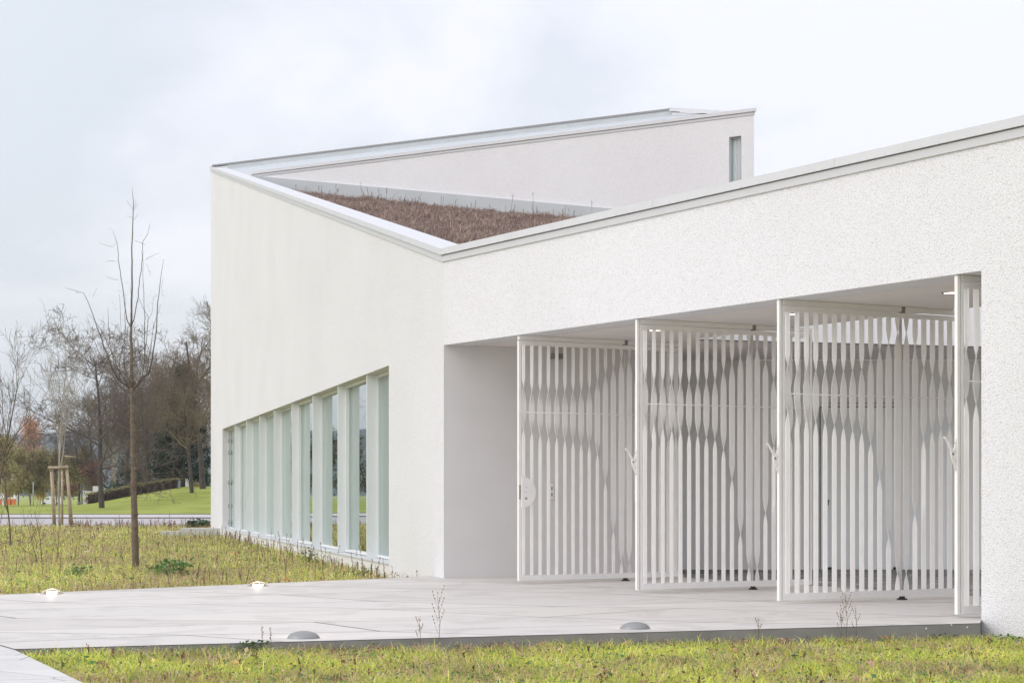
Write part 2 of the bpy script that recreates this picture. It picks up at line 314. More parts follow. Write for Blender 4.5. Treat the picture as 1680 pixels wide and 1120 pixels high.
# window bays and fins
finx = [383, 402, 423, 447, 476, 510, 551, 598]
fins = [on('L', x) for x in finx]; stops = [W0] + fins + [W1]
G0 = .255
for p in fins:
    m = MB(); q = p - dL * .055
    m.prism([p + nL * .035, q + nL * .035, q + nL * (G0 + .02), p + nL * (G0 + .02)], .02, HEAD - .002); bb(m, 'fin', M['fin'])
for i in range(len(stops) - 1):
    far, near = stops[i], stops[i + 1]            # from the far end to the near end
    a = near + dL * .002 ; c = far - dL * (.057 if i > 0 else .002)
    f = MB(); sash = i in (5, 7, 1)
    fw = .10 if sash else .05; fo = G0 - (.075 if sash else .03)
    def bar(p, q, z0, z1, o0=fo, o1=G0 + .03): f.prism([p + nL * o0, q + nL * o0, q + nL * o1, p + nL * o1], z0, z1)
    bar(a, a + dL * (.05), .036, HEAD - .004); bar(c - dL * fw, c, .036, HEAD - .004)
    bar(a + dL * .051, c - dL * (fw + .001), .036, .085); bar(a + dL * .051, c - dL * (fw + .001), HEAD - .06, HEAD - .005)
    if sash:
        bar(c - dL * (fw + .035), c - dL * (fw + .013), .1, HEAD - .08, G0 - .05, G0 - .005)
    fr = bb(f, 'window', M['fin'])
    g = MB(); g.prism([a + dL * .051 + nL * G0, c - dL * (fw + .001) + nL * G0, c - dL * (fw + .001) + nL * (G0 + .012), a + dL * .051 + nL * (G0 + .012)], .086, HEAD - .061)
    g.build('pane', M['glass'], fr)
    if i == 0:
        h = MB()
        for z in (.25, .8, 1.6, 2.6, 3.0): h.tube([(*(c - dL * .1 + nL * (fo - .02)), z - .07), (*(c - dL * .1 + nL * (fo - .02)), z + .07)], .018, 8)
        h.tube([(*(c - dL * .1 + nL * (fo - .01)), .1), (*(c - dL * .1 + nL * (fo - .01)), 3.3)], .008, 6)
        h.build('hinge', M['grey'], fr)
# room behind the glass
m = MB(); o1 = TH + .02; o2 = TH + 2.4
m.prism([W1 + nL * o2, W0 + nL * o2, W0 + nL * (o2 + .1), W1 + nL * (o2 + .1)], -.02, 3.5)
m.prism([W1 + nL * o1, W0 + nL * o1, W0 + nL * (o2 - .01), W1 + nL * (o2 - .01)], -.06, -.03)
m.prism([W1 + nL * o1, W0 + nL * o1, W0 + nL * (o2 - .01), W1 + nL * (o2 - .01)], 3.44, 3.5)
bb(m, 'room', M['room'])
# copings of the two front parapets
def coping_strip(name, mt, oo, io, t0, t1):
    m = MB(); q = mit(oo, oo); qi = mit(io, io)
    e1 = A + nL * oo; e1i = A + nL * io
    s0, s1 = topL(q) , topL(A)
    m.prism([q, e1, e1i, qi], [topL(q) - t1, s1 - t1, s1 - t1, topL(qi) - t1], [topL(q) - t0, s1 - t0, s1 - t0, topL(qi) - t0])
    bb(m, name, mt)
    m = MB(); e2 = C2 + nF * oo; e2i = C2 + nF * io
    m.prism([q + dF * .003, e2, e2i, qi + dF * .003], TOPB - t1, TOPB - t0); bb(m, name, mt)
coping_strip('coping', M['coping'], -.05, .47, 0, .095)
coping_strip('flashing', M['coping2'], -.022, .44, .105, .195)
for dist in (1.9, 5.1, 8.3, 11.4):       # sheet joints, small caps standing 3 mm proud
    p = B + dF * dist; m = MB(); m.prism([p - nF * .053, p + dF * .012 - nF * .053, p + dF * .012 - nF * .05, p - nF * .05], TOPB - .094, TOPB + .002); bb(m, 'coping_joint', M['coping2'])
for dist in (3.0, 6.5, 10, 14, 18, 22.5, 27, 32):
    p = B + dL * dist; m = MB(); zt = topL(p)
    m.prism([p - nL * .053, p + dL * .012 - nL * .053, p + dL * .012 - nL * .05, p - nL * .05], zt - .094, zt + .002); bb(m, 'coping_joint', M['coping2'])
# ------------------------------------------------------------------ tower
D = on('L', 408, .47)
zD = topL(D) + .09
YE = (zD - EYE) * F / (HOR - 178); E = Vector(((1237 - CX) * YE / F, YE)); zE = zD
dT = (E - D).normalized(); nT = Vector((-dT.y, dT.x)); nT = nT if nT.y > 0 else -nT
PA = Vector((A.x, A.y, TOPA)); PD = Vector((D.x, D.y, zD)); PE = Vector((E.x, E.y, zE))
pn = (PD - PA).cross(PE - PA); o_ = Vector((0, 0, EYE)); r_ = px(1115, 178, 1) - o_
tG = (PA - o_).dot(pn) / r_.dot(pn); PG = o_ + r_ * tG
print('TOWER', A, D, zD, E, PG)
if not (E.y + 1.5 < PG.y < 75): PG = px(1115, 178, 53.0)
G = V2(PG)
def onT(x, off=0):
    p0 = D + nT * off; k = (x - CX) / F; t = (k * p0.y - p0.x) / (dT.x - k * dT.y); return p0 + dT * t
T0, T1 = onT(1196), onT(1216); zs = EYE + (HOR - 225) * T0.y / F; tw = .35
m = MB(); dn = .12
m.prism([D, T0, T0 + nT * tw, D + nT * tw], 3.6, zD - dn)
m.prism([T0, T1, T1 + nT * tw, T0 + nT * tw], zs, zD - dn)
m.prism([T0, T1, T1 + nT * tw, T0 + nT * tw], 3.6, zs - 3.2)
dEG = (G - E).normalized(); EK = dEG / dEG.dot(nT)
m.prism([T1, E, E + EK * tw, T1 + nT * tw], 3.6, zD - dn)
nEG = Vector((dEG.y, -dEG.x)); cen = (A + D + E + G) / 4
if nEG.dot(cen - E) < 0: nEG = -nEG
dGA = (A - G).normalized(); nGA = Vector((dGA.y, -dGA.x)); nGA = nGA if nGA.dot(cen - A) > 0 else -nGA
e0 = E + EK * tw
m.prism([e0, G, G + nEG * .3, e0 + nEG * .3], 3.0, [zE - dn, PG.z - dn, PG.z - dn, zE - dn])
Ax = isec(G, dGA, B + nL * .06, dL); Axi = isec(G + nGA * .3, dGA, B + nL * .06, dL)
m.prism([G, Ax, Axi, G + nGA * .3], -.3, [PG.z - dn, TOPA - dn, TOPA - dn, PG.z - dn])
bb(m, 'tower_wall', M['cast'])
m = MB(); m.prism([D - nT * .05 + dT * .12, E - EK * .05 + dT * .04, E + EK * .42 + dT * .04, D + nT * .42 + dT * .12], zD - .09, zD); bb(m, 'coping', M['coping'])
m = MB(); m.prism([D - nT * .02 + dT * .14, E - EK * .02 + dT * .02, E + EK * .4 + dT * .02, D + nT * .4 + dT * .14], zD - .17, zD - .098); bb(m, 'flashing', M['coping2'])
m = MB(); m.prism([G + nGA * .302, isec(G + nGA * .302, dGA, B + nL * .5, dL), isec(G + nGA * .33, dGA, B + nL * .5, dL), G + nGA * .33], [PG.z - .6, TOPA - .6, TOPA - .6, PG.z - .6], [PG.z - .101, TOPA - .101, TOPA - .101, PG.z - .101]); bb(m, 'inner_flashing', M['zinc'])
m = MB(); m.prism([G - nGA * .04, isec(G - nGA * .04, dGA, B + nL * .0, dL), isec(G + nGA * .36, dGA, B + nL * .0, dL), G + nGA * .36], [PG.z - .1, TOPA - .1, TOPA - .1, PG.z - .1], [PG.z - .045, TOPA - .045, TOPA - .045, PG.z - .045]); bb(m, 'coping', M['grey'])
m = MB(); m.prism([e0, G, G + nEG * .36, e0 + nEG * .36], [zE - .1, PG.z - .1, PG.z - .1, zE - .1], [zE + .015, PG.z + .015, PG.z + .015, zE + .015]); bb(m, 'coping', M['coping'])
m = MB(); vv = [PD + Vector((0, 0, -.14)), PE + Vector((0, 0, -.14)), PG + Vector((0, 0, -.14)), PA + Vector((0, 0, -.14))]
m.add(vv + [v - Vector((0, 0, .1)) for v in vv], [(0, 1, 2, 3), (7, 6, 5, 4)]); bb(m, 'tower_roof', M['zinc'])
# slot window of the tower
m = MB(); q0, q1 = T0 + nT * .12, T1 + nT * .12
m.prism([q0, q0 + dT * .03, q0 + dT * .03 + nT * .1, q0 + nT * .1], zs - 3.2, zs - .002)
mid = q0 + dT * ((q1 - q0).length * .62)
m.prism([mid, mid + dT * .07, mid + dT * .07 + nT * .1, mid + nT * .1], zs - 3.2, zs - .002)
m.prism([q0 + dT * .03, mid, mid + nT * .1, q0 + dT * .03 + nT * .1], zs - .05, zs - .003)
fr = bb(m, 'window', M['zinc'])
m = MB(); m.prism([q0 + dT * .031 + nT * .05, mid - dT * .001 + nT * .05, mid + nT * .06, q0 + dT * .031 + nT * .06], zs - 3.2, zs - .055)
m.build('pane', mat('frosted_pane', (0.52, 0.66, 0.64), 0.15), fr)
m = MB(); m.prism([mid + dT * .071 + nT * .06, q1 - dT * .001 + nT * .06, q1 + nT * .09, mid + dT * .071 + nT * .09], zs - 3.2, zs - .004); m.build('gap_cover', M['dark'], fr)
# upstand along the foot of the tower wall and the planted roof plane
def ray_on_wall(x, y, off=-.06):
    p = onT(x, off); return Vector((p.x, p.y, EYE - (y - HOR) * p.y / F))
U0 = ray_on_wall(412, 288); U1 = ray_on_wall(1000, 342)
def up_z(p): 
    t = (p - V2(U0)).dot(dT) / (V2(U1) - V2(U0)).dot(dT); return U0.z + (U1.z - U0.z) * t
Dn, En = D - nT * .06, E - nT * .06
drop = .42
m = MB(); m.prism([Dn, En, En + nT * .058, Dn + nT * .058], [up_z(Dn) - drop - .3, up_z(En) - drop - .3, up_z(En) - drop - .3, up_z(Dn) - drop - .3], [up_z(Dn), up_z(En), up_z(En), up_z(Dn)])
bb(m, 'upstand', M['zinc'])
RB = Vector((*mit(.42, .46), TOPB - .32)); RD = Vector((*D, up_z(D) - drop)); RE = Vector((*E, up_z(E) - drop))
# skylight opening in the portico roof
H_ = CEIL - EYE
def cp(x, y): Y = H_ * F / (HOR - y); return Vector(((x - CX) * Y / F, Y))
O1 = cp(1140, 555.5); O2 = cp(1760, 486); O3 = cp(1800, 573.2)
O3 = Vector((O3.x, O3.y)); O1b = cp(1146, 556.5)
def R3(p, z): return Vector((p.x, p.y, z))
m = MB()
RC = R3(C2 + nF * .46, 3.9)
vs = [RB, RD, RE, R3(O1, 3.95), R3(O2, 3.85), RC, R3(O3, 4.5), R3(Vector((14, 34)), 6.0)]
m.add(vs, [(0, 1, 2)[::-1], (0, 2, 3)[::-1], (3, 2, 6)[::-1], (0, 3, 4)[::-1], (0, 4, 5)[::-1], (2, 7, 6)[::-1]])
bb(m, 'planted_roof', M['roofsoil'])
# ------------------------------------------------------------------ portico: ceiling, inner walls, skylight well, floor
W = B + (Vector((1.5, 26.75)) - B) * 1.44; BY = 28.9; WB = Vector((W.x, BY)); WR = Vector((15, BY))
m = MB()
vs2 = [B + dW0 * .45, O1, O2, C2 + nF * .45, O3, WR, WB, W]
def cz(p, z): return (p[0], p[1], z)
low = [cz(p, CEIL) for p in vs2]; low += [cz((15, O3.y), CEIL), cz((15, O2.y), CEIL), cz(O1b, CEIL)]
m.add(low, [(0, 1, 2, 3), (0, 7, 10, 1), (10, 7, 6, 5, 8, 4), (3, 2, 9)])
m.add([cz(p, CEIL + .3) for p in vs2] + [cz((15, O3.y), CEIL + .3), cz((15, O2.y), CEIL + .3), cz(O1b, CEIL + .3)], [(3, 2, 1, 0), (1, 10, 7, 0), (4, 8, 5, 6, 7, 10), (9, 2, 3)])
bb(m, 'ceiling', M['soffit'])
def wall(m, p, q, th, z0, z1):
    d = (q - p).normalized(); n = Vector((-d.y, d.x)); n = n if n.y > 0 else -n
    m.prism([p, q, q + n * th, p + n * th], z0, z1)
m = MB()
wall(m, O1b + Vector((.0, .002)), O3, .15, CEIL + .0, 4.7)
m.prism([O2, O3, O3 + Vector((.15, 0)), O2 + Vector((.15, 0))], CEIL, 4.9)
bb(m, 'skylight_well', mat('well_paint', (0.90, 0.90, 0.91), 0.8))
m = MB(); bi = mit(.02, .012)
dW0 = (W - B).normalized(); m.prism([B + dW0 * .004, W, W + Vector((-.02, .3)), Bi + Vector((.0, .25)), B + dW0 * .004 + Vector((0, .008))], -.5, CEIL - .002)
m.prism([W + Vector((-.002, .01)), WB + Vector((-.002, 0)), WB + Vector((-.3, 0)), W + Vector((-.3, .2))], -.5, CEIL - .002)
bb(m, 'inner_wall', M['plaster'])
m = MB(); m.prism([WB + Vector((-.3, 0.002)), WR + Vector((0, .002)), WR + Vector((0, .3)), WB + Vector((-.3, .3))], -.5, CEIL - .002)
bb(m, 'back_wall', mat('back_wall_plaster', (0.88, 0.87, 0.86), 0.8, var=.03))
# door in the back wall
dx0, dx1 = (1347 - CX) * (BY - 0.050) / F, (1476 - CX) * (BY - 0.050) / F; dz = EYE + (HOR - 667) * (BY - 0.050) / F
m = MB(); m.box(dx0, dx1, (BY - 0.040), (BY - 0.005), FZ + .01, dz - .012)
dr = bb(m, 'door', M['door'])
m = MB(); m.box(dx0 - .012, dx0 - .002, (BY - 0.030), (BY - 0.003), FZ, dz); m.box(dx1 + .002, dx1 + .012, (BY - 0.030), (BY - 0.003), FZ, dz); m.box(dx0 - .012, dx1 + .012, (BY - 0.030), (BY - 0.003), dz - .008, dz + .004); m.box(dx0, dx1, (BY - 0.055), (BY - 0.000), dz + .06, dz + .065); m.build('frame', M['grey'], dr)
m = MB(); hx = dx0 + .11; m.tube([(hx, (BY - 0.040), 1.09), (hx, (BY - 0.070), 1.09)], .02, 10); m.box(hx - .008, hx + .008, (BY - 0.070), (BY - 0.055), 1.02, 1.09); m.build('handle', M['dark'], dr)
for xa, xb in ((dx0 + .1, dx0 + .2), (dx1 - .1, dx1 - .03)): m = MB(); m.box(xa, xb, (BY - 0.070), (BY - 0.040), FZ + .01, FZ + .05); m.build('floor_hinge', M['dark'], dr)
# lighter panelled zone of wall to the right of the door
m = MB(); m.box(dx1 + .02, 7.2, (BY - 0.028), (BY - 0.003), FZ + .01, dz - .012); bb(m, 'wall_panel', M['door'])
# key panel and door closer on the inner wall
def on_inner(x): 
    p0 = V2(B); d = (W - p0).normalized(); k = (x - CX) / F; t = (k * p0.y - p0.x) / (d.x - k * d.y); return p0 + d * t, d
p, d = on_inner(904.5); sI = F / p.y; zc = EYE + (HOR - 805.5) / sI
n_ = Vector((d.y, -d.x)); n_ = n_ if n_.y < 0 else -n_
m = MB(); m.prism([p - d * .027 + n_ * .001, p + d * .027 + n_ * .001, p + d * .027 + n_ * .03, p - d * .027 + n_ * .03], zc - .11, zc + .11); kp = bb(m, 'key_switch', M['gate'])
for dzc, hh in ((.045, .028), (-.05, .024)): m = MB(); m.prism([p - d * .007 + n_ * .029, p + d * .007 + n_ * .029, p + d * .007 + n_ * .033, p - d * .007 + n_ * .033], zc + dzc - hh, zc + dzc + hh); m.build('slot', M['dark'], kp)
p, d = on_inner(912); m = MB(); m.prism([p - d * .09, p + d * .09, p + d * .09 + n_ * .08, p - d * .09 + n_ * .08], 3.22, 3.30); m.prism([p - d * .02 + n_ * .08, p + d * .02 + n_ * .08, p + d * .02 + n_ * .1, p - d * .02 + n_ * .1], 3.19, 3.27); bb(m, 'bracket', M['grey'])
# recessed downlights
for (x, y) in ((1075, 541.5), (1296, 515), (1561, 480)):
    p = cp(x, y); r = .085
    ring = MB(); n = 24
    a = [(p.x + r * 1.25 * math.cos(6.2832 * k / n), p.y + r * 1.25 * math.sin(6.2832 * k / n), CEIL - .006) for k in range(n)]; c = [(p.x + r * math.cos(6.2832 * k / n), p.y + r * math.sin(6.2832 * k / n), CEIL - .006) for k in range(n)]
    a2 = [(q[0], q[1], CEIL - .001) for q in a]
    ring.add(a + c + a2, [(k, (k + 1) % n, n + (k + 1) % n, n + k) for k in range(n)] + [(k, (k + 1) % n, 2 * n + (k + 1) % n, 2 * n + k) for k in range(n)])
    ro = bb(ring, 'downlight', M['dark'])
    l = MB(); l.add([(q[0], q[1], CEIL - .004) for q in c], [tuple(range(n))]); l.build('lamp_disc', emis('downlight_glow', (1, 0.78, 0.6), 5), ro)
# small contact knob and hinge hook at the left end of the soffit
# platform / slabs
R_ = gp(1608, 1022, FZ); L_ = gp(24, 1064.5, FZ); J_ = gp(-160, 1012, FZ); Fl = gp(-420, 993, FZ); Br = gp(728, 942.6 + 1.6, FZ)
def sl2(v): return (v.x, v.y)
m = MB()
plat = [sl2(R_), sl2(L_), sl2(J_), sl2(Fl), sl2(Br + Vector((0, .1, 0))), (W.x - .1, W.y + .1), (W.x - .1, BY + .1), (WR.x, WR.y + .1), (15, 12.5), sl2(C2 + nF * .2), sl2(C + nF * .2 + dF * .1), sl2(C + dF * .004 + nF * .003)]
m.prism(plat, -.5, FZ); slab = struct(m.build('pavement', mat('joint_mortar', (.13, .125, .12), .95)))
def tiles():
    r2 = random.Random(5); c_, s_ = math.cos(.42), math.sin(.42); nx_, ny_ = 26, 36; G_ = {}
    for i in range(-nx_, nx_):
        for j in range(-ny_, ny_):
            u = i * 2.7 + (j % 2) * 1.3 + r2.uniform(-.6, .6); v = j * 1.5 + r2.uniform(-.42, .42); G_[i, j] = Vector((u * c_ - v * s_, u * s_ + v * c_ + 18))
    eR, eL = V2(R_), V2(L_); d1 = (eL - eR).normalized(); n1 = Vector((-d1.y, d1.x)); n1 = n1 if n1.y > 0 else -n1
    f0, f1 = V2(Fl), V2(Br); d2 = (f1 - f0).normalized(); n2 = Vector((d2.y, -d2.x)); n2 = n2 if n2.y < 0 else -n2
    d3 = (V2(J_) - eL).normalized(); n3 = Vector((-d3.y, d3.x)); n3 = n3 if n3.dot(f1 - eL) > 0 else -n3
    cl = [(eR, n1), (f0, n2), (eL, n3), (Vector((7.5, 0)), Vector((-1, 0))), (Vector((-13, 0)), Vector((1, 0)))]
    V = []; Fc = []; tint = []
    dRC = (C - V2(R_)).normalized(); nRC = Vector((-dRC.y, dRC.x)); nRC = nRC if nRC.x < 0 else -nRC
    for side in (0, 1):
     for i in range(-nx_, nx_ - 2):
        for j in range(-ny_, ny_ - 1):
            o = 1 if j % 2 else 0
            P = [G_[i, j], G_[i + 1, j], G_[i + o, j + 1], G_[i + o - 1, j + 1]] if (i + o - 1, j + 1) in G_ else None
            if not P: continue
            cen = sum(P, Vector((0, 0))) / 4
            if cen.y < 8 or cen.y > 34 or abs(cen.x) > 16: continue
            P = [cen + (p - cen) * (1 - .016 / max(.3, (p - cen).length)) for p in P]
            cut = (cl + [(V2(R_), nRC)], cl + [(V2(R_), -nRC), (C + nF * .02, nF)])
            P0 = P
            for q, n in cut[side]:
                Q = []
                for k in range(len(P)):
                    a, b_ = P[k], P[(k + 1) % len(P)]; da, db = (a - q).dot(n) - .002, (b_ - q).dot(n) - .002
                    if da >= 0: Q.append(a)
                    if da * db < 0: Q.append(a.lerp(b_, da / (da - db)))
                P = Q
                if len(P) < 3: break
            if len(P) < 3: continue
            o_n = len(V); V += [(p.x, p.y, FZ + .003) for p in P]; f = tuple(range(o_n, o_n + len(P)))
            ar = sum(P[k].x * P[(k + 1) % len(P)].y - P[(k + 1) % len(P)].x * P[k].y for k in range(len(P)))
            Fc.append(f if ar > 0 else f[::-1]); t_ = r2.uniform(.91, 1.02); tint += [(t_, t_ * r2.uniform(.99, 1.003), t_ * r2.uniform(.975, 1), 1)] * len(P)
    me = bpy.data.meshes.new('paving_slabs'); me.from_pydata(V, [], Fc); me.update(); ca = me.color_attributes.new('tint', 'FLOAT_COLOR', 'POINT'); ca.data.foreach_set('color', [c for t in tint for c in t]); me.materials.append(M['slab'])
    struct(link('paving_slabs', me))
tiles()
# front face of the slab edge, 3 mm proud
m = MB(); dRL = (V2(L_) - V2(R_)).normalized(); nRL = Vector((-dRL.y, dRL.x)); nRL = nRL if nRL.y < 0 else -nRL
ze = FZ - .004
m.prism([V2(R_), V2(L_), V2(L_) + nRL * .003, V2(R_) + nRL * .003], -.5, ze); struct(m.build('pavement_edge', M['edge']))
m = MB(); P2 = gp(140, 1120, FZ); dP = (V2(P2) - V2(L_)).normalized()
pj = (V2(J_) - V2(L_)).normalized()
m.prism([V2(L_) + pj * .004 + dP * .01, V2(L_) + dP * 8, V2(L_) + dP * 8 + Vector((-9, 0)), V2(J_) + Vector((-6, -2)), V2(J_) + Vector((0, -.01))], -.5, FZ - .004); struct(m.build('path', M['pavers']))
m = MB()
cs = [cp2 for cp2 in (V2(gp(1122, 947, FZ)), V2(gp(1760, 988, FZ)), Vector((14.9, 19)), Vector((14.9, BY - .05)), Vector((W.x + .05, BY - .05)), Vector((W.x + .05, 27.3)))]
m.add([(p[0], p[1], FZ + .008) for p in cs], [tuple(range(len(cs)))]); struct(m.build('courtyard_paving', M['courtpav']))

# ------------------------------------------------------------------ gates
LG = 2.69; GT = 3.315; PIV = 1.765; ang = math.atan2(1.24, 2.378)
pat = [(.18, .37), (.197, .383), (.194, .394), (.194, .404), (.194, .404), (.194, .415), (.19, .42), (.187, .43), (.18, .437), (.14, .477), (.109, .60), (.078, .82), (.04, .955),
       (.04, .955), (.093, .736), (.166, .461), (.19, .43), (.205, .42), (.218, .41), (.232, .395)]
ZB, ZT = .078, GT - .055
def bar_mesh(i):
    u = .12 + .1315 * i; v1, v2 = pat[i]; w, th = .0425, .0035
    zz = []
    def z_(v): return ZT - v * (ZT - ZB)
    La, Lb = .034, .075
    k = 9
    def phi(v):
        def ramp(a, b, x): 
            t = min(1, max(0, (x - a) / (b - a))); return t * t * (3 - 2 * t) * .35 + t * .65
        return 90 - 90 * (ramp(v1 - La, v1 + Lb, v) - ramp(v2 - Lb, v2 + La, v))
    vs = [0] + [v1 - La + (La + Lb) * j / k for j in range(k + 1)] + [v2 - Lb + (La + Lb) * j / k for j in range(k + 1)] + [1]
    vs = sorted(x for x in vs if 0 <= x <= 1)
    if 0 not in vs: vs = [0] + vs
    m = MB(); rows = []
    for v in vs:
        a = R(phi(v)); d = Vector((math.cos(a), math.sin(a), 0)); n = Vector((-d.y, d.x, 0)); c = Vector((u, 0, z_(v)))
        rows.append([c - d * w - n * th, c + d * w - n * th, c + d * w + n * th, c - d * w + n * th])
    for s in range(4):
        vv = []; ff = []
        for r in rows: vv += [r[s], r[(s + 1) % 4]]
        for j in range(len(rows) - 1): ff.append((2 * j, 2 * j + 2, 2 * j + 3, 2 * j + 1))
        m.add(vv, ff, True)
    return m
GG = 'white steel gate leaves standing open under the portico'
def make_gate(loc):
    g = thing('gate', '', 'gate', loc, ang, GG)
    def p(m, name, mt=M['gate'], par=None): return m.build(name, mt, par or g, False)
    m = MB(); m.box(-.012, .022, -.022, .022, .0, GT + .065); st0 = p(m, 'stile')
    m = MB(); m.box(.036, .070, -.024, .024, .004, GT); p(m, 'stile')
    m = MB(); m.box(LG - .035, LG, -.03, .03, .004, GT); p(m, 'stile')
    m = MB(); m.box(.0705, LG - .0355, -.024, .024, .006, ZB); p(m, 'bottom_rail')
    m = MB(); m.box(.0705, LG - .0355, -.024, .024, ZT, GT - .002); p(m, 'top_rail')
    for i in range(20): p(bar_mesh(i), 'bar')
    m = MB(); zr = ZT - .292 * (ZT - ZB); m.tube([(.0745, 0, zr), (LG - .0355, 0, zr)], .007, 6); p(m, 'tie_rod')
    m = MB(); m.tube([(PIV, .03, .08), (PIV, .03, GT - .06)], .019, 10); p(m, 'pivot_post')
    m = MB(); m.tube([(PIV, 0, FZ), (PIV, 0, FZ + .02)], .06, 16); m.tube([(PIV, 0, FZ + .02), (PIV, 0, .005)], .035, 12); p(m, 'floor_pivot', M['dark'])
    m = MB(); m.box(PIV - .025, PIV + .025, -.025, .025, GT, CEIL - .002); p(m, 'head_pivot', M['grey'])
    m = MB(); m.box(.04, PIV - .03, -.03, .03, GT + .014, CEIL - .003); m.box(PIV + .03, LG, -.03, .03, GT + .014, CEIL - .003); p(m, 'head_rail')
    return g
def handle(g):
    pts = [(0, 1.42), (-.02, 1.47), (-.055, 1.55), (-.068, 1.60), (-.064, 1.625), (-.085, 1.66), (-.12, 1.72), (-.155, 1.755), (-.158, 1.775), (-.135, 1.77), (-.09, 1.71), (-.052, 1.655), (-.04, 1.635), (-.022, 1.665), (-.012, 1.70), (-.008, 1.75), (0, 1.77)]
    m = MB(); m.extr([(x - .013, -.006, z) for x, z in pts], (0, .012, 0)); h = m.build('handle', M['gate'], g, False)
    m = MB(); m.tube([(-.055, -.009, 1.6), (-.055, .009, 1.6)], .014, 10)
    for z in (1.45, 1.53, 1.62, 1.71): m.tube([(-.02, -.009, z), (-.02, .009, z)], .005, 6)
    m.build('rivet', M['grey'], h, False)
def half_disc(g):
    m = MB(); n = 20; r = .215; zc = 1.225
    m.extr([(.066 + r * math.sin(math.pi * k / n), -.06, zc + r * math.cos(math.pi * k / n)) for k in range(n + 1)], (0, .02, 0)); h = m.build('lock_plate', M['gate'], g, False)
    m = MB(); m.tube([(.13, -.064, zc - .085), (.13, -.05, zc - .085)], .016, 12); m.tube([(.13, -.064, zc + .07), (.13, -.05, zc + .07)], .006, 8); m.tube([(.13, -.064, zc), (.13, -.05, zc)], .006, 8); m.build('keyhole', M['grey'], h, False)
    m = MB(); m.box(.040, .060, -.030, -.0245, zc - .1, zc + .1); m.build('strike', M['grey'], h, False)
    m = MB(); m.box(.045, .055, -.034, -.0305, zc + .03, zc + .07); m.build('latch', M['brass'], h, False)
gx = [850, 1045, 1278, 1570]
labs = ['leftmost gate leaf with the round half-disc lock plate, nearest the white inner wall', 'second gate leaf from the left, curved handle, overlapping the leaf with the half-disc lock',
        'third gate leaf from the left, widest in view, in front of the pale door', 'rightmost gate leaf, narrow sliver in view beside the roughcast pier']
g0 = make_gate((0, 0, 0))
gates = [g0]
first_stile = [c for c in g0.children if c.name.split('.')[0] == 'stile'][0]
for i in range(3):
    c = g0.copy(); sc.collection.objects.link(c)
    for ch in list(g0.children):
        d = ch.copy(); sc.collection.objects.link(d); d.parent = c
    gates.append(c)
for i, g in enumerate(gates):
    p = on('F', gx[i], 0.03); g.location = (p.x, p.y, 0); g['label'] = labs[i]
    if i == 0:
        bpy.data.objects.remove(first_stile); g.location = (p.x - .036 * math.cos(ang), p.y - .036 * math.sin(ang), 0); half_disc(g)
    else: handle(g)

# ------------------------------------------------------------------ path lights
def dome(loc, rz):
    t = thing('path_light', '', 'path light', loc, rz, 'low domed lights set in the paving')
    r, h = .14, .066; m = MB(); n = 24; k_ = 8
    def shell(s, thick):
        vs = []
        for j in range(k_ + 1):
            a = math.pi / 2 * j / k_
            for i in range(n + 1):
                q = math.pi * (i / n) * 1.0 - math.pi  # half ring towards -y
                vs.append((s * r * math.cos(a) * math.cos(q), s * r * math.cos(a) * math.sin(q) , thick + s * h * math.sin(a)))
        return vs, [(j * (n + 1) + i, j * (n + 1) + i + 1, (j + 1) * (n + 1) + i + 1, (j + 1) * (n + 1) + i) for j in range(k_) for i in range(n)]
    v1, f1 = shell(1, 0); m.add(v1, f1, True); v2, f2 = shell(.94, 0); m.add(v2, [f[::-1] for f in f2], True)
    rim = []
    m2 = [(r * math.cos(math.pi * i / 16), 0, h * math.sin(math.pi * i / 16)) for i in range(17)]; m3 = [(r * .94 * math.cos(math.pi * i / 16), 0, h * .94 * math.sin(math.pi * i / 16)) for i in range(17)]
    m.add(m2 + m3, [(i, i + 1, 17 + i + 1, 17 + i) for i in range(16)])
    m.build('hood', M['zincd'], t, False)
    m = MB(); m.tube([(0, 0, -.002), (0, 0, .006)], r * 1.02, 28); m.build('base_plate', M['zincd'], t, False)
    m = MB()
    for a in (-.055, -.018, .018, .055): m.tube([(a, -.015, .02), (a, -.001, .02)], .011, 10)
    m.build('led', M['led'], t, False)
    return t
M['zincd'] = mat('light_hood_metal', (0.27, 0.275, 0.28), 0.45, metal=0.4); M['led'] = emis('led_glow', (1, 0.84, 0.6), 40)
dl = [(498, 1046.5, 0, 'grey hooded light at the lawn edge, left one of the pair seen from behind'), (1042, 1031, 0, 'grey hooded light at the lawn edge in front of the gates'),
      (85, 974, math.pi, 'glowing path light at the far paving edge, left of the young tree'), (423, 961.5, math.pi, 'glowing path light at the far paving edge, near the side window band')]
for x, y, rz, lb in dl:
    p = gp(x, y, FZ); o = dome((p.x, p.y, FZ), rz); o['label'] = lb
    lp = bpy.data.lights.new('led_lamp', 'POINT'); lp.energy = 3.5; lp.color = (1, .85, .65); lp.shadow_soft_size = .03
    lo = bpy.data.objects.new('led_lamp', lp); sc.collection.objects.link(lo); lo.parent = o; lo.location = (0, .05, .035)

# low concrete walls by the far corner
p0, p1 = gp(288, 878, -.2), gp(378, 878, -.2)
m = MB(); m.prism([(p0.x, 60.5), (-9.9, 60.5), (-9.9, 61.3), (p0.x, 61.3)], -.6, .03); tag(m.build('low_wall', M['conc']), 'low concrete wall block beside the far corner of the white building', 'wall')
m = MB(); q = gp(264, 876, -.2); m.prism([(p0.x - .65, 60.4), (p0.x - .002, 60.4), (p0.x - .002, 61.1), (p0.x - .65, 61.1)], -.6, -.08); tag(m.build('step_block', M['conc']), 'lower short concrete block at the left end of the low wall', 'block')

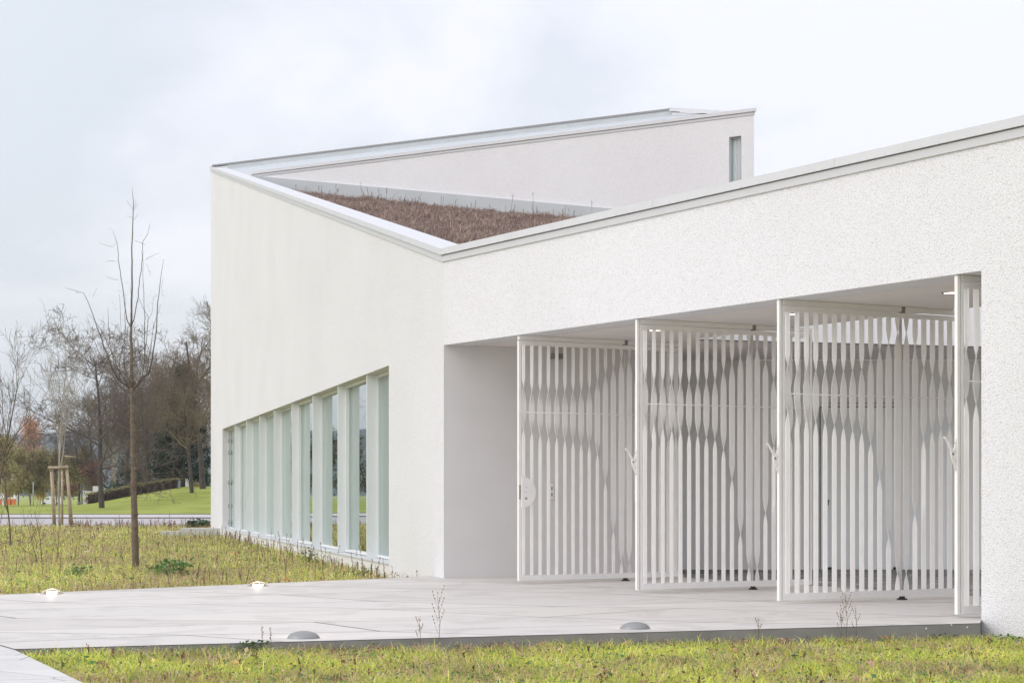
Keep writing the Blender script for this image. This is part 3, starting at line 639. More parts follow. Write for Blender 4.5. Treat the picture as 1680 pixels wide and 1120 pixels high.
# ------------------------------------------------------------------ vegetation meshes (numpy)
rng = np.random.default_rng(7)
def tinted(name, V, Fq, cols, mt, nverts_per, kind=True, parent=None):
    # V (N,k,3) verts per blade; Fq faces per blade (list of tuples); cols (N,3)
    N, k, _ = V.shape; me = bpy.data.meshes.new(name)
    me.vertices.add(N * k); me.vertices.foreach_set('co', V.reshape(-1).astype(np.float32))
    loops = []; tot = sum(len(f) for f in Fq)
    base = np.concatenate([np.array(f) for f in Fq]); idx = (np.arange(N)[:, None] * k + base[None, :]).reshape(-1)
    me.loops.add(len(idx)); me.loops.foreach_set('vertex_index', idx.astype(np.int32))
    ls = []; s = 0
    for f in Fq: ls.append(s); s += len(f)
    starts = (np.arange(N)[:, None] * tot + np.array(ls)[None, :]).reshape(-1)
    me.polygons.add(len(starts)); me.polygons.foreach_set('loop_start', starts.astype(np.int32))
    me.update(calc_edges=True)
    ca = me.color_attributes.new('tint', 'FLOAT_COLOR', 'POINT')
    c4 = np.ones((N, k, 4), np.float32); c4[:, :, :3] = cols[:, None, :]; ca.data.foreach_set('color', c4.reshape(-1))
    me.materials.append(mt); o = link(name, me, parent)
    return o
def lownoise(X, Y, s, seed=0):
    return np.array([noise.noise(Vector((x * s + seed, y * s, seed * 1.7))) for x, y in zip(X, Y)])
def blades(P, H, Wd, lean, cols, name, mt=None):
    N = len(P); a = rng.uniform(0, 2 * np.pi, N); b = rng.uniform(0, 2 * np.pi, N)
    side = np.stack([np.cos(a), np.sin(a), np.zeros(N)], 1) * (Wd / 2)[:, None]
    ln = np.stack([np.cos(b), np.sin(b), np.zeros(N)], 1) * (lean * H)[:, None]
    up = np.zeros((N, 3)); up[:, 2] = H
    v0, v1 = P - side, P + side; v2 = P + side * .75 + up * .55 + ln * .3; v3 = P - side * .75 + up * .55 + ln * .3; v4 = P + up * np.maximum(.35, 1 - .38 * lean[:, None]) + ln
    return tinted(name, np.stack([v0, v1, v2, v3, v4], 1), [(0, 1, 2, 3), (3, 2, 4)], cols, mt or M['blade'], 5)
PAL = np.array([[.62, .66, .14], [.78, .75, .20], [.44, .54, .13], [.72, .62, .34], [.62, .44, .32], [.28, .38, .13], [.38, .26, .18], [.85, .77, .52]])
def pick(n, wts): 
    w_ = np.array(wts, float); w_ /= w_.sum(1, keepdims=True); c = np.cumsum(w_, 1); r = rng.random(n)[:, None]; i = (r > c).sum(1); i = np.minimum(i, len(PAL) - 1)
    return PAL[i] * rng.uniform(.75, 1.2, (n, 1)) * rng.uniform(.93, 1.07, (n, 3))
# front lawn
def side_of(p, d, X, Y): return (X - p[0]) * d[1] - (Y - p[1]) * d[0]
N = 240000
X = rng.uniform(-4.6, 7.2, N); Y = 11.5 + rng.random(N) * 6.6
eR, eL = V2(R_), V2(L_)
ok = ((X - eR.x) * nRL.x + (Y - eR.y) * nRL.y > .0)               # in front of slab
sp = (X - eL.x) * (-dP.y) + (Y - eL.y) * dP.x                        # side of path edge
ok &= (sp > 0.02 if (-dP.y) > 0 else sp < -0.02)
fc = (X - C.x) * nF.x + (Y - C.y) * nF.y; ok &= ~((fc > -.01) & (X > C.x - .1))
ok &= np.abs(X / Y) < .36
X, Y = X[ok], Y[ok]; N = len(X); print('front blades', N)
n1 = lownoise(X, Y, 1.1); n2 = lownoise(X, Y, 3.3, 5)
g = np.clip(.55 + 1.7 * n1 + 1.5 * n2 , 0, 1)
wt = np.stack([.3 + .9 * g, .5 + .3 * g, .15 + .5 * g, .9 * (1 - g), .65 * (1 - g), .2 + 0 * g, .3 * (1 - g), .12 + 0 * g], 1)
Z = -0.165 - 0.013 * X
n3 = lownoise(X, Y, 7.5, 33); H = rng.gamma(4, .014, N) * (1 + .9 * n2 + 1.2 * n3) + .015; H = np.clip(H, .015, .18)
clump = rng.random(N)
P = np.stack([X, Y, Z - .01], 1)
o = blades(P, H, rng.uniform(.004, .009, N), rng.uniform(.3, 1.7, N), pick(N, wt) * (1 + .35 * n1 + .3 * n3)[:, None], 'grass'); o['kind'] = 'stuff'
# garden behind the path
fa, fb = V2(Fl), V2(Br)
dab = (fb - fa).normalized()
def garden_pts(N, y0, y1, power=1.6):
    Y = y0 + (y1 - y0) * rng.random(N) ** power; X = rng.uniform(-.40, .02, N) * Y
    ok = ((X - fa.x) * (-dab.y) + (Y - fa.y) * dab.x) > .02
    ok &= ((X - B.x) * nL.x + (Y - B.y) * nL.y) < -.02
    ok |= (Y > A.y + .5) & (X < -6) & (((X - fa.x) * (-dab.y) + (Y - fa.y) * dab.x) > .02)
    return X[ok], Y[ok]
ghv = np.vectorize(gh)
X, Y = garden_pts(300000, 19.5, 84); N = len(X); print('garden blades', N)
n1 = lownoise(X, Y, .45, 3); n2 = lownoise(X, Y, 1.6, 9); g = np.clip(.5 + 1.5 * n1 + 1.4 * n2, 0, 1)
near = np.clip((30 - Y) / 8, 0, 1)
wt = np.stack([.2 + .5 * g + .5 * near, .45 + .4 * g, .12 + .4 * g, .9 * (1 - g) + .3, .8 * (1 - g) + .25, .2 + .25 * g, .6 * (1 - g) + .22, .3 + 0 * g], 1)
n3 = lownoise(X, Y, 4.5, 33); H = np.clip(rng.gamma(4, .02, N) * (1 + .8 * n2 + 1.1 * n3) + .02, .02, .28)
P = np.stack([X, Y, ghv(X, Y) - .01], 1)
o = blades(P, H, rng.uniform(.004, .008, N) * (1 + Y / 40), rng.uniform(.2, 1.5, N), pick(N, wt) * (1 + .3 * n1 + .35 * n3)[:, None], 'grass'); o['kind'] = 'stuff'
def cover(X, Y, Z, size, name, warm):
    n = len(X); P = np.stack([X, Y, Z], 1); a = rng.normal(0, 1, (n, 3)); a[:, 2] *= .6; a /= np.linalg.norm(a, axis=1)[:, None]; b_ = rng.normal(0, 1, (n, 3)); b_ -= (a * b_).sum(1)[:, None] * a; b_ /= np.linalg.norm(b_, axis=1)[:, None]
    s_ = (size * rng.gamma(3, .33, n))[:, None]; f = lownoise(X, Y, .9, 12) + .8 * lownoise(X, Y, 2.9, 21)
    pg_ = np.array([[.16, .30, .10], [.24, .36, .12], [.34, .44, .14], [.10, .20, .08]]); pb = np.array([[.42, .26, .17], [.30, .18, .12], [.60, .42, .26], [.24, .15, .11], [.66, .52, .34]])
    isb = rng.random(n) < np.clip(warm - 1.1 * f, .05, .95); c = np.where(isb[:, None], pb[rng.integers(0, 5, n)], pg_[rng.integers(0, 4, n)]) * rng.uniform(.7, 1.2, (n, 1))
    o = tinted(name, np.stack([P - a * s_, P + b_ * s_ * .45, P + a * s_, P - b_ * s_ * .45], 1), [(0, 1, 2, 3)], c, M['leafy'], 4); o['kind'] = 'stuff'
X, Y = garden_pts(120000, 20, 82); cover(X, Y, ghv(X, Y) + np.minimum(rng.gamma(2, .045, len(X)), .17), .006 + Y * .00018, 'ground_cover', .62)
X = rng.uniform(-4.4, 6.8, 40000); Y = rng.uniform(11.8, 17.8, 40000)
ok = ((X - eR.x) * nRL.x + (Y - eR.y) * nRL.y > .01); sp = (X - eL.x) * (-dP.y) + (Y - eL.y) * dP.x; ok &= (sp > 0.03 if (-dP.y) > 0 else sp < -0.03)
fc = (X - C.x) * nF.x + (Y - C.y) * nF.y; ok &= ~((fc > -.01) & (X > C.x - .1)); X, Y = X[ok], Y[ok]
cover(X, Y, -0.165 - 0.013 * X + np.minimum(rng.gamma(2, .022, len(X)), .09), .011, 'ground_cover', .42)
# withered clumps and matted leaves along the foot of the slab and across the lawn
V = []; Cc = []
for k in range(75):
    if k < 30:
        t_ = rng.uniform(.05, 8.3); c0 = eR + dRL * t_ + nRL * rng.uniform(.06, .25)
    else: c0 = Vector((rng.uniform(-4, 5), rng.uniform(12.3, 16.2)))
    if (c0.x - eR.x) * nRL.x + (c0.y - eR.y) * nRL.y < .05 or (c0.x - eL.x) * (-dP.y) + (c0.y - eL.y) * dP.x < .1: continue
    base = np.array([[.42, .24, .15], [.55, .42, .27], [.28, .17, .11], [.62, .50, .34]][rng.integers(0, 4)]); rr_ = rng.uniform(.05, .16)
    for j in range(rng.integers(40, 130)):
        a = rng.uniform(0, 6.28); q = rr_ * math.sqrt(rng.random()); x = c0.x + math.cos(a) * q; y = c0.y + math.sin(a) * q; z = gh(x, y) + rng.uniform(0, .05)
        e_ = rng.uniform(.1, 1.3); L = rng.uniform(.02, .07); d = Vector((math.cos(a) * math.cos(e_), math.sin(a) * math.cos(e_), math.sin(e_))) * L; sd = Vector((-math.sin(a), math.cos(a), 0)) * rng.uniform(.0015, .006)
        p_ = Vector((x, y, z)); V.append([tuple(p_), tuple(p_ + d * .5 + sd), tuple(p_ + d), tuple(p_ + d * .5 - sd)]); Cc.append(base * rng.uniform(.6, 1.25))
o = tinted('withered_clumps', np.array(V), [(0, 1, 2, 3)], np.array(Cc), M['leafy'], 4); o['kind'] = 'stuff'
# dry seed stalks through the garden (ground cover)
def stalk_set(X, Y, H, name, zf, mt=M['blade'], c0=(.22, .13, .08)):
    N = len(X); V = []; C = []
    for x, y, h in zip(X, Y, H):
        z = zf(x, y); lx, ly = rng.normal(0, .12, 2) * h; wd = .0022 + y * .00006
        V.append([(x - wd, y, z), (x + wd, y, z), (x + lx + wd * .6, y + ly, z + h), (x + lx - wd * .6, y + ly, z + h)]); c = np.array(c0) * rng.uniform(.7, 1.4); C.append(c)
        for k in range(rng.integers(4, 12)):
            f = rng.uniform(.5, 1.02); a = rng.uniform(0, 6.28); s = rng.uniform(.006, .014) * (1 + y / 70); cx_, cy_, cz_ = x + lx * f, y + ly * f, z + h * f
            dx, dy = math.cos(a) * s, math.sin(a) * s
            V.append([(cx_, cy_, cz_), (cx_ + dx * .6 - dy * .5, cy_ + dy * .6 + dx * .5, cz_ + s * .3), (cx_ + dx, cy_ + dy, cz_ + s * 1.6), (cx_ + dx * .6 + dy * .5, cy_ + dy * .6 - dx * .5, cz_ + s * .3)]); C.append(c * rng.uniform(.7, 1.3))
    return tinted(name, np.array(V), [(0, 1, 2, 3)], np.array(C), mt, 4)
X, Y = garden_pts(800, 22, 80, 1.1); gh2 = lambda a, c: gh(a, c)
sx = list(X); sy = list(Y)
for _ in range(150):       # thicker along the plinth
    t = rng.uniform(1.5, 34); p = B + dL * t - nL * abs(rng.normal(0, .5) + .15); sx.append(p.x); sy.append(p.y)
for _ in range(260):       # against the road at the back
    yy = rng.uniform(70, 80); xx = (rng.uniform(110, 346) - CX) * yy / F; sx.append(xx); sy.append(yy)
o = stalk_set(sx, sy, rng.gamma(5, .042, len(sx)) + .06, 'dry_weeds', gh2); o['kind'] = 'stuff'
X = rng.uniform(-4.2, 6.5, 150); Y = rng.uniform(12, 17.5, 150)
ok = ((X - eR.x) * nRL.x + (Y - eR.y) * nRL.y > .05); sp = (X - eL.x) * (-dP.y) + (Y - eL.y) * dP.x; ok &= (sp > 0.05 if (-dP.y) > 0 else sp < -0.05); ok &= X < 5.2
X, Y = X[ok], Y[ok]
o = stalk_set(X, Y, rng.uniform(.05, .13, len(X)), 'dry_weeds', gh2, c0=(.20, .11, .07)); o['kind'] = 'stuff'
# planted roof cover
def roof_z(x, y):
    a = RD - RB; c = RE - RB; n = a.cross(c); return RB.z - ((x - RB.x) * n.x + (y - RB.y) * n.y) / n.z
N = 210000; u = rng.random(N); v = rng.random(N); fl = u + v > 1; u[fl], v[fl] = 1 - u[fl], 1 - v[fl]
X = RB.x + u * (RD.x - RB.x) + v * (RE.x - RB.x); Y = RB.y + u * (RD.y - RB.y) + v * (RE.y - RB.y)
n1 = lownoise(X, Y, .8, 2); n2 = lownoise(X, Y, 2.6, 4)
Z = np.array([roof_z(a, c) for a, c in zip(X, Y)])
RP = np.array([[.33, .25, .225], [.44, .34, .30], [.23, .175, .16], [.54, .44, .35], [.17, .13, .12], [.44, .43, .17]])
ci = rng.choice(6, N, p=[.32, .26, .2, .12, .08, .02]); cols = RP[ci] * rng.uniform(.75, 1.25, (N, 1)) * (1 + .45 * n2[:, None])
n3 = lownoise(X, Y, 6, 8); H = np.clip(.075 * (1 + 2.2 * n2 + 1.2 * n1 + 1.6 * n3) * rng.uniform(.6, 1.4, N) + .03, .02, .35)
H[rng.random(N) < .002] *= 2.6
o = blades(np.stack([X, Y, Z - .02], 1), H, rng.uniform(.012, .028, N), rng.uniform(.2, 1.3, N), cols, 'roof_plants'); o['kind'] = 'stuff'
# taller stalks against the upstand
sx = []; sy = []
for _ in range(60):
    t = rng.uniform(.12, .75); p = D + (E - D) * t - nT * abs(rng.normal(.3, .5)); sx.append(p.x); sy.append(p.y)
o = stalk_set(sx, sy, rng.gamma(3, .07, len(sx)) + .06, 'dry_roof_stalks', lambda a, c: roof_z(a, c), c0=(.24, .2, .17)); o['kind'] = 'stuff'

# ------------------------------------------------------------------ leafy things
def leaf_cloud(centers, n, size, pal, name, parent, spread, flat=1.0, mt=None):
    c = np.array(centers); i = rng.integers(0, len(c), n); P = c[i] + rng.normal(0, 1, (n, 3)) * np.array(spread)
    a = rng.normal(0, 1, (n, 3)); a /= np.linalg.norm(a, axis=1)[:, None]; b_ = rng.normal(0, 1, (n, 3)); b_ -= (a * b_).sum(1)[:, None] * a; b_ /= np.linalg.norm(b_, axis=1)[:, None]
    s = size * rng.uniform(.5, 1.3, (n, 1)); a = a * s; b_ = b_ * s * .5
    pal = np.array(pal); cols = pal[rng.integers(0, len(pal), n)] * rng.uniform(.7, 1.3, (n, 1))
    return tinted(name, np.stack([P - a, P + b_, P + a, P - b_], 1), [(0, 1, 2, 3)], cols, mt or M['leafy'], 4, parent=parent)
def fpush(p, d=.05):
    k = (p.x - eR.x) * nRL.x + (p.y - eR.y) * nRL.y
    if p.y < 19 and k < d: p = p + Vector((nRL.x, nRL.y, 0)) * (d - k)
    p.z = gh(p.x, p.y) if p.y < 19 else p.z
    return p
def weed(x, y, z0, r, n, label, pal, hgt=.35, name='leafy_weed', cat='weed'):
    p = fpush(gp(x, y, z0), r * .8); z0 = p.z; t = thing(name, label, cat, (p.x, p.y, z0)); V = []; C = []
    st = MB()
    for k in range(n):
        a = rng.uniform(0, 6.28); el = rng.uniform(.0, 1.2); L = r * rng.uniform(.25, .65); wd = L * rng.uniform(.13, .22); bz = rng.uniform(0, hgt * .8) ; 
        d = Vector((math.cos(a) * math.cos(el), math.sin(a) * math.cos(el), math.sin(el))); s = Vector((-math.sin(a), math.cos(a), 0)); ra = rng.uniform(0, 6.28); rr0 = r * .8 * math.sqrt(rng.random()); b0 = Vector((p.x + rr0 * math.cos(ra) * 1.5, p.y + rr0 * math.sin(ra), z0 + bz * (1 - .5 * rr0 / r))) + d * .02; m1 = b0 + d * L * .5; tip = m1 + Vector((d.x, d.y, d.z * .2 - .35)).normalized() * L * .5
        V.append([b0, m1 + s * wd, tip, m1 - s * wd]); C.append(np.array(pal[rng.integers(0, len(pal))]) * rng.uniform(.7, 1.3))
    for k in range(5):
        a = rng.uniform(0, 6.28); st.tube([(p.x, p.y, z0 - .02), (p.x + math.cos(a) * r * .3, p.y + math.sin(a) * r * .3, z0 + hgt * .6)], .006, 5)
    tinted('leaves', np.array([[tuple(q) for q in l] for l in V]), [(0, 1, 2), (0, 2, 3)], np.array(C), M['leafy'], 4, parent=t)
    st.build('stem', M['twig2'], t)
DG = [(.16, .30, .10), (.22, .38, .13), (.12, .24, .08), (.34, .50, .26)]
weed(283, 946, -.25, .22, 240, 'broad dark green leafy weed to the right of the young tree trunk', DG, .42)
weed(258, 944, -.25, .16, 130, 'smaller dark green weed tucked right against the young tree foot', DG, .3)
weed(130, 948, -.25, .17, 160, 'dark green weed left of the young tree, behind the glowing light', DG, .3)
weed(395, 1066, -.14, .10, 110, 'bushy green weed hanging at the slab edge by the left grey light', [(.09, .16, .06), (.14, .22, .08)], .16)
weed(1500, 1048, -.22, .09, 70, 'small green weed with white flower heads near the roughcast pier', [(.10, .18, .08), (.16, .24, .12)], .12)
weed(1655, 1056, -.23, .10, 90, 'green weed growing at the foot of the roughcast pier, frame edge', [(.05, .13, .05), (.09, .18, .07)], .1)
weed(598, 946, -.25, .13, 80, 'leafy green weed where the plinth meets the paving', [(.13, .20, .06), (.2, .26, .08)], .16)
weed(508, 925, -.25, .16, 110, 'tall loose green weed against the white plinth mid way', [(.13, .19, .07), (.2, .26, .1)], .45)
weed(325, 866, -.25, .45, 240, 'greyish green bush behind the low concrete wall block', [(.07, .14, .10), (.12, .2, .12)], .5)
# individual tall dry stalks by the slab edge
def stalk(x, y, h, label, z0=-.16, c=(.26, .17, .10), br=0):
    p = fpush(gp(x, y, z0)); z0 = p.z; t = thing('dry_stalk', label, 'plant', (p.x, p.y, z0), 0, 'tall dry stalks at the lawn edge')
    m = MB(); pts = [(p.x, p.y, z0), (p.x + h * .03, p.y, z0 + h * .5), (p.x - h * .02, p.y, z0 + h)]
    m.tube(pts, [.0028, .002, .001], 5); V = []; C = []
    for k in range(br):
        f = .3 + .6 * k / max(1, br); a = 1 if k % 2 else -1; L = h * .28
        q0 = Vector((p.x, p.y, z0 + h * f)); q1 = q0 + Vector((a * L * .35, rng.normal(0, .02), L)); m.tube([q0, q1], [.0016, .0008], 4)
        for j in range(3): 
            q = q0.lerp(q1, .6 + .2 * j); V.append([q, q + Vector((.006, 0, .006)), q + Vector((0, 0, .016)), q + Vector((-.006, 0, .006))]); C.append(np.array(c) * 1.2)
    for k in range(26):
        f = rng.uniform(.55, 1); s = rng.uniform(.006, .013); a = rng.uniform(0, 6.28); q = Vector((p.x + h * .01, p.y, z0 + h * f)); d = Vector((math.cos(a) * s, math.sin(a) * s, s))
        V.append([q, q + d * .6 + Vector((0, 0, -s * .4)), q + d, q + d * .5 + Vector((0, 0, s * .5))]); C.append(np.array(c) * rng.uniform(.6, 1.2))
    m.build('stem', M['twig2'], t); tinted('seed_head', np.array([[tuple(q) for q in l] for l in V]), [(0, 1, 2, 3)], np.array(C), M['leafy'], 4, parent=t)
stalk(392, 1060, .24, 'dry brown stalk rising left of the left grey path light'); stalk(410, 1062, .22, 'dry stalk just right of its twin, left of the grey path light')
stalk(655, 1050, .52, 'tall thin branching stalk in front of the bare white pier', br=6); stalk(630, 1052, .3, 'short wiry stalk left of the tallest branching stalk', br=3)
stalk(1356, 1050, .48, 'tall wiry stalk with side twigs in front of the third gate', -.19, br=7); stalk(1346, 1050, .34, 'shorter wiry stalk leaning beside the one before the third gate', -.19, br=4); stalk(1375, 1050, .36, 'thin pale stalk right of the pair before the third gate', -.19, br=3)
stalk(1190, 1048, .26, 'fine stalk at the lawn edge between the second and third gates', -.18, br=3)
# fallen maple leaves on the lawn
def maple(x, y, s, label, col, tilt):
    p = fpush(gp(x, y, -.16)); z = p.z + .05 + s * .3; m = MB(); pts = []
    for k in range(10):
        a = math.pi * 2 * k / 10 + .3; r = s * (1 if k % 2 == 0 else .45); pts.append(Vector((r * math.cos(a), r * math.sin(a) * math.cos(tilt), r * math.sin(a) * math.sin(tilt) + .1 * s * math.cos(2 * a))))
    c = Vector((p.x, p.y, z)); vs = [c + q for q in pts] + [c + Vector((0, 0, .12 * s))]
    m.add(vs, [(k, (k + 1) % 10, 10) for k in range(10)]); m.add([v + Vector((0, 0, -.0015)) for v in vs], [((k + 1) % 10, k, 10) for k in range(10)])
    m.tube([c, c + Vector((-.7 * s, .3 * s, -.3 * s))], .0015, 4)
    tag(m.build('fallen_leaf', mat('leaf_' + str(x), col, .7, var=.15, vscale=30)), label, 'leaf', 'fallen maple leaves on the front lawn')
LL = [(1429, 1092, .042, 'large pinkish maple leaf lying upright in the lawn, lower right', (.50, .30, .22), 1.1), (1405, 1118, .04, 'brown curled maple leaf at the bottom frame edge', (.33, .2, .13), .8),
      (1421, 1043, .04, 'tan maple leaf leaning on the slab edge before the rightmost gate', (.42, .24, .12), 1.2), (1412, 1063, .03, 'small rusty leaf just in front of the slab-edge leaf', (.38, .2, .13), .6),
      (1617, 1072, .03, 'orange folded leaf in the grass before the pier', (.5, .27, .1), 1.3), (491, 1052, .0, '', None, 0), (852, 1055, .022, 'red leaf at the slab edge in the middle of the lawn', (.55, .08, .10), 1.0),
      (272, 1093, .03, 'dark red crumpled leaf in the front left grass', (.16, .07, .05), .9), (252, 1102, .03, 'yellow lanceolate leaf beside the dark red leaf', (.6, .52, .12), 1.1), (386, 1104, .035, 'orange tan leaf in the grass, lower left of the lawn', (.6, .33, .15), .9),
      (520, 1098, .03, 'brown leaf in the grass left of the tallest stalk', (.3, .17, .1), .8), (1205, 1070, .03, 'small orange leaf in mid lawn before the second gate', (.52, .3, .13), .9), (1020, 1058, .035, 'dry brown leaf lying before the right grey light', (.34, .2, .12), .7), (800, 1075, .028, 'pale tan leaf in mid lawn left of centre', (.55, .36, .2), .9), (950, 1100, .028, 'cream brown leaf near the bottom, centre of the lawn', (.45, .33, .2), .9)]
for l in LL:
    if l[2]: maple(*l)
# tiny white daisies by the slab edge
for (x, y, lb) in ((1477, 1030, 'white daisy head nearest the rightmost gate, leftmost of the three'), (1526, 1024, 'tall white daisy, middle of the three by the pier'), (1557, 1028, 'white daisy closest to the roughcast pier')):
    p = fpush(gp(x, 1050, -.22)); top = EYE - (y - HOR) * p.y / F; t = thing('daisy', lb, 'flower', (p.x, p.y, -.22), 0, 'white daisies at the slab edge')
    m = MB(); m.tube([(p.x + .02, p.y, -.22), (p.x, p.y, top)], .0012, 4); m.build('stem', M['stemg'] if 'stemg' in M else M.setdefault('stemg', mat('green_stem', (.2, .28, .1), .7)), t)
    m = MB()
    for k in range(9):
        a = 6.283 * k / 9; c = Vector((p.x, p.y, top)); d = Vector((math.cos(a), -.4 * abs(math.sin(a)) , math.sin(a))) * .009; s = Vector((-math.sin(a), 0, math.cos(a))) * .004; m.add([c, c + d * .6 + s, c + d, c + d * .6 - s], [(0, 1, 2, 3)])
    m.build('petals', M['white'], t)

for (x, y, lb) in ((143, 905, 'pale flat seed head in the garden left of the young tree'), (138, 893, 'pale flat seed head slightly higher, beside its twin left of the young tree'), (62, 903, 'pale seed head next to the spindly bare shrub')):
    p = gp(x, y + 8, -.25); top = EYE - (y - HOR) * p.y / F; t = thing('wild_carrot', lb, 'flower', (p.x, p.y, -.25), 0, 'pale wild carrot heads in the garden'); m = MB(); m.tube([(p.x, p.y, -.25), (p.x, p.y, top)], .004, 4); m.build('stem', M['twig2'], t); V = []; Cc = []
    for k in range(46):
        a = rng.uniform(0, 6.28); q = .075 * math.sqrt(rng.random()); c = Vector((p.x + q * math.cos(a), p.y + q * math.sin(a), top + rng.uniform(0, .015))); V.append([tuple(c), tuple(c + Vector((.008, .004, .004))), tuple(c + Vector((.003, .01, .008))), tuple(c + Vector((-.006, .004, .003)))]); Cc.append((.72, .70, .60))
    tinted('seed_head', np.array(V), [(0, 1, 2, 3)], np.array(Cc), M['leafy'], 4, parent=t)
for (x, y, lb, c) in ((256, 938, 'rusty red leaf caught in the weeds right of the young tree trunk', (.5, .16, .08)), (385, 909, 'orange leaf in the garden grass near the low concrete wall', (.6, .25, .1)), (470, 953, 'orange leaf lying by the paving edge right of the glowing light', (.6, .28, .1))):
    p = gp(x, y, -.2); m = MB(); s_ = .07; m.add([p + Vector(v) * s_ for v in ((-1, 0, 0), (-.3, .5, .5), (0, .1, 1.1), (.5, .5, .5), (1, 0, .1), (.2, -.4, .1))], [(0, 5, 1), (1, 5, 2), (2, 5, 3), (3, 5, 4)]); tag(m.build('fallen_leaf', mat('garden_leaf_' + str(x), c, .7)), lb, 'leaf', 'fallen leaves in the garden')
# ------------------------------------------------------------------ young bare tree (traced limbs at their real distance)
TY = 1.45 * F / (935 - HOR)
def tcrop(cx, cy): return cx / 2.8, 300 + cy / 2.8
def limb(m, pts, r0, r1, dy=0, crop=True, n=6):
    P = []
    k = len(pts)
    for i, q in enumerate(pts):
        x, y = tcrop(*q) if crop else q
        f = i / (k - 1); P.append(px(x, y, TY) + Vector((0, dy * f, 0)))
    # resample with slight wobble
    Q = []; Rr = []
    for i in range(k - 1):
        for s in range(3):
            f = s / 3; q = P[i].lerp(P[i + 1], f); q += Vector((rng.normal(0, .004), rng.normal(0, .004), 0)) if (i or s) else Vector((0, 0, 0)); Q.append(q); Rr.append(r0 + (r1 - r0) * (i + f) / (k - 1))
    Q.append(P[-1]); Rr.append(r1)
    if r0 < .021: Rr = [max(.0016, q * .78) for q in Rr]
    m.tube(Q, Rr, n); return Q
yt = thing('young_tree', 'slender bare young tree with upright branches in the garden grass', 'tree', px(222, 935, TY))
tk = MB(); limb(tk, [(222, 940), (221.5, 880), (220, 820), (219.5, 760), (218, 700), (217.5, 660), (216.5, 636)], .068, .040, crop=False, n=12)
limb(tk, [(606, 945), (604, 820), (603, 660)], .040, .024, n=8); limb(tk, [(603, 660), (606, 480), (606, 300), (613, 110), (609, 25)], .022, .003)
for (yy, r) in ((880, .075), (843, .074), (770, .068)): tk.tube([px(221, yy - 4, TY), px(221, yy, TY), px(221, yy + 4, TY)], [.05, r, .05], 10)
tk.build('trunk', M['bark'], yt)
cr_ = MB()
BR = [([(600, 668), (578, 620), (565, 540), (545, 430), (528, 340), (519, 270), (505, 230), (491, 200)], .014, .5), ([(604, 660), (620, 625), (640, 530), (655, 440), (668, 350), (673, 285), (700, 250), (714, 205)], .014, -.5),
      ([(610, 950), (650, 900), (660, 870), (668, 760), (680, 640), (704, 540)], .018, .7), ([(612, 955), (655, 895), (690, 880), (712, 820), (735, 690), (745, 560), (762, 460), (780, 370)], .022, -.6),
      ([(655, 890), (662, 800), (668, 700), (672, 610), (640, 560), (624, 520)], .012, .3), ([(664, 800), (676, 660), (684, 560), (690, 430), (704, 340)], .011, -.9), ([(600, 945), (550, 905), (530, 855), (500, 760), (463, 630), (425, 525), (350, 505)], .020, -.8),
      ([(555, 910), (520, 860), (480, 730), (460, 600), (446, 545)], .011, .9), ([(600, 970), (560, 950), (480, 850), (430, 760), (400, 700), (388, 650)], .014, .6), ([(592, 940), (560, 870), (535, 790), (515, 720), (480, 650), (463, 625)], .012, -1),
      ([(548, 905), (535, 800), (543, 720), (530, 590), (520, 480)], .010, 1.1), ([(600, 930), (580, 850), (572, 720), (570, 520)], .010, -.4), ([(575, 860), (560, 740), (558, 590)], .008, .4), ([(604, 640), (600, 540), (586, 455)], .006, .2), ([(655, 850), (630, 700), (606, 600)], .008, -.2),
      ([(400, 700), (380, 712), (345, 705)], .004, 0), ([(655, 1120), (650, 1000), (648, 905)], .010, .1),
      ([(519, 295), (490, 288), (458, 277)], .004, 0), ([(530, 360), (505, 358), (485, 362)], .004, 0), ([(543, 445), (515, 442), (490, 430)], .004, 0), ([(668, 285), (645, 275), (618, 263)], .004, 0), ([(672, 350), (700, 335), (732, 322)], .004, 0), ([(613, 125), (598, 105), (583, 82)], .004, 0), ([(615, 125), (626, 110), (640, 92)], .004, 0),
      ([(607, 165), (596, 155), (585, 152)], .003, 0), ([(609, 172), (622, 160), (636, 145)], .003, 0), ([(617, 112), (622, 95), (627, 80)], .003, 0), ([(690, 430), (684, 400), (672, 372)], .003, 0), ([(522, 290), (530, 280), (538, 274)], .003, 0), ([(668, 610), (660, 660), (650, 655)], .003, 0), ([(425, 525), (432, 510), (446, 482)], .003, 0), ([(748, 520), (742, 480), (750, 440)], .003, 0), ([(676, 640), (700, 590), (706, 520), (720, 516)], .004, 0)]
for pts, r, dy in BR: limb(cr_, pts, r, .0028, dy)
for pts, r in (([(220, 725), (240, 721), (262, 712), (272, 690), (280, 655), (284, 630)], .016), ([(217, 710), (206, 703), (194, 696), (186, 672), (180, 650)], .014), ([(219, 700), (228, 680), (230, 640), (238, 600)], .010), ([(216, 690), (205, 660), (200, 620)], .009)): limb(cr_, pts, r, .003, .3, crop=False)
for _ in range(70):
    pts, r, dy = BR[rng.integers(0, 15)]; i = rng.integers(1, len(pts)); f = rng.random(); a = pts[i - 1]; c = pts[i]; x = a[0] + (c[0] - a[0]) * f; y = a[1] + (c[1] - a[1]) * f
    s = rng.choice([-1, 1]); L = rng.uniform(5, 22); limb(cr_, [(x, y), (x + s * L * .7, y - L * .5)], .0035, .0015, 0, n=4)
cr_.build('crown', mat('twig_bark', (.10, .08, .065), .85), yt)

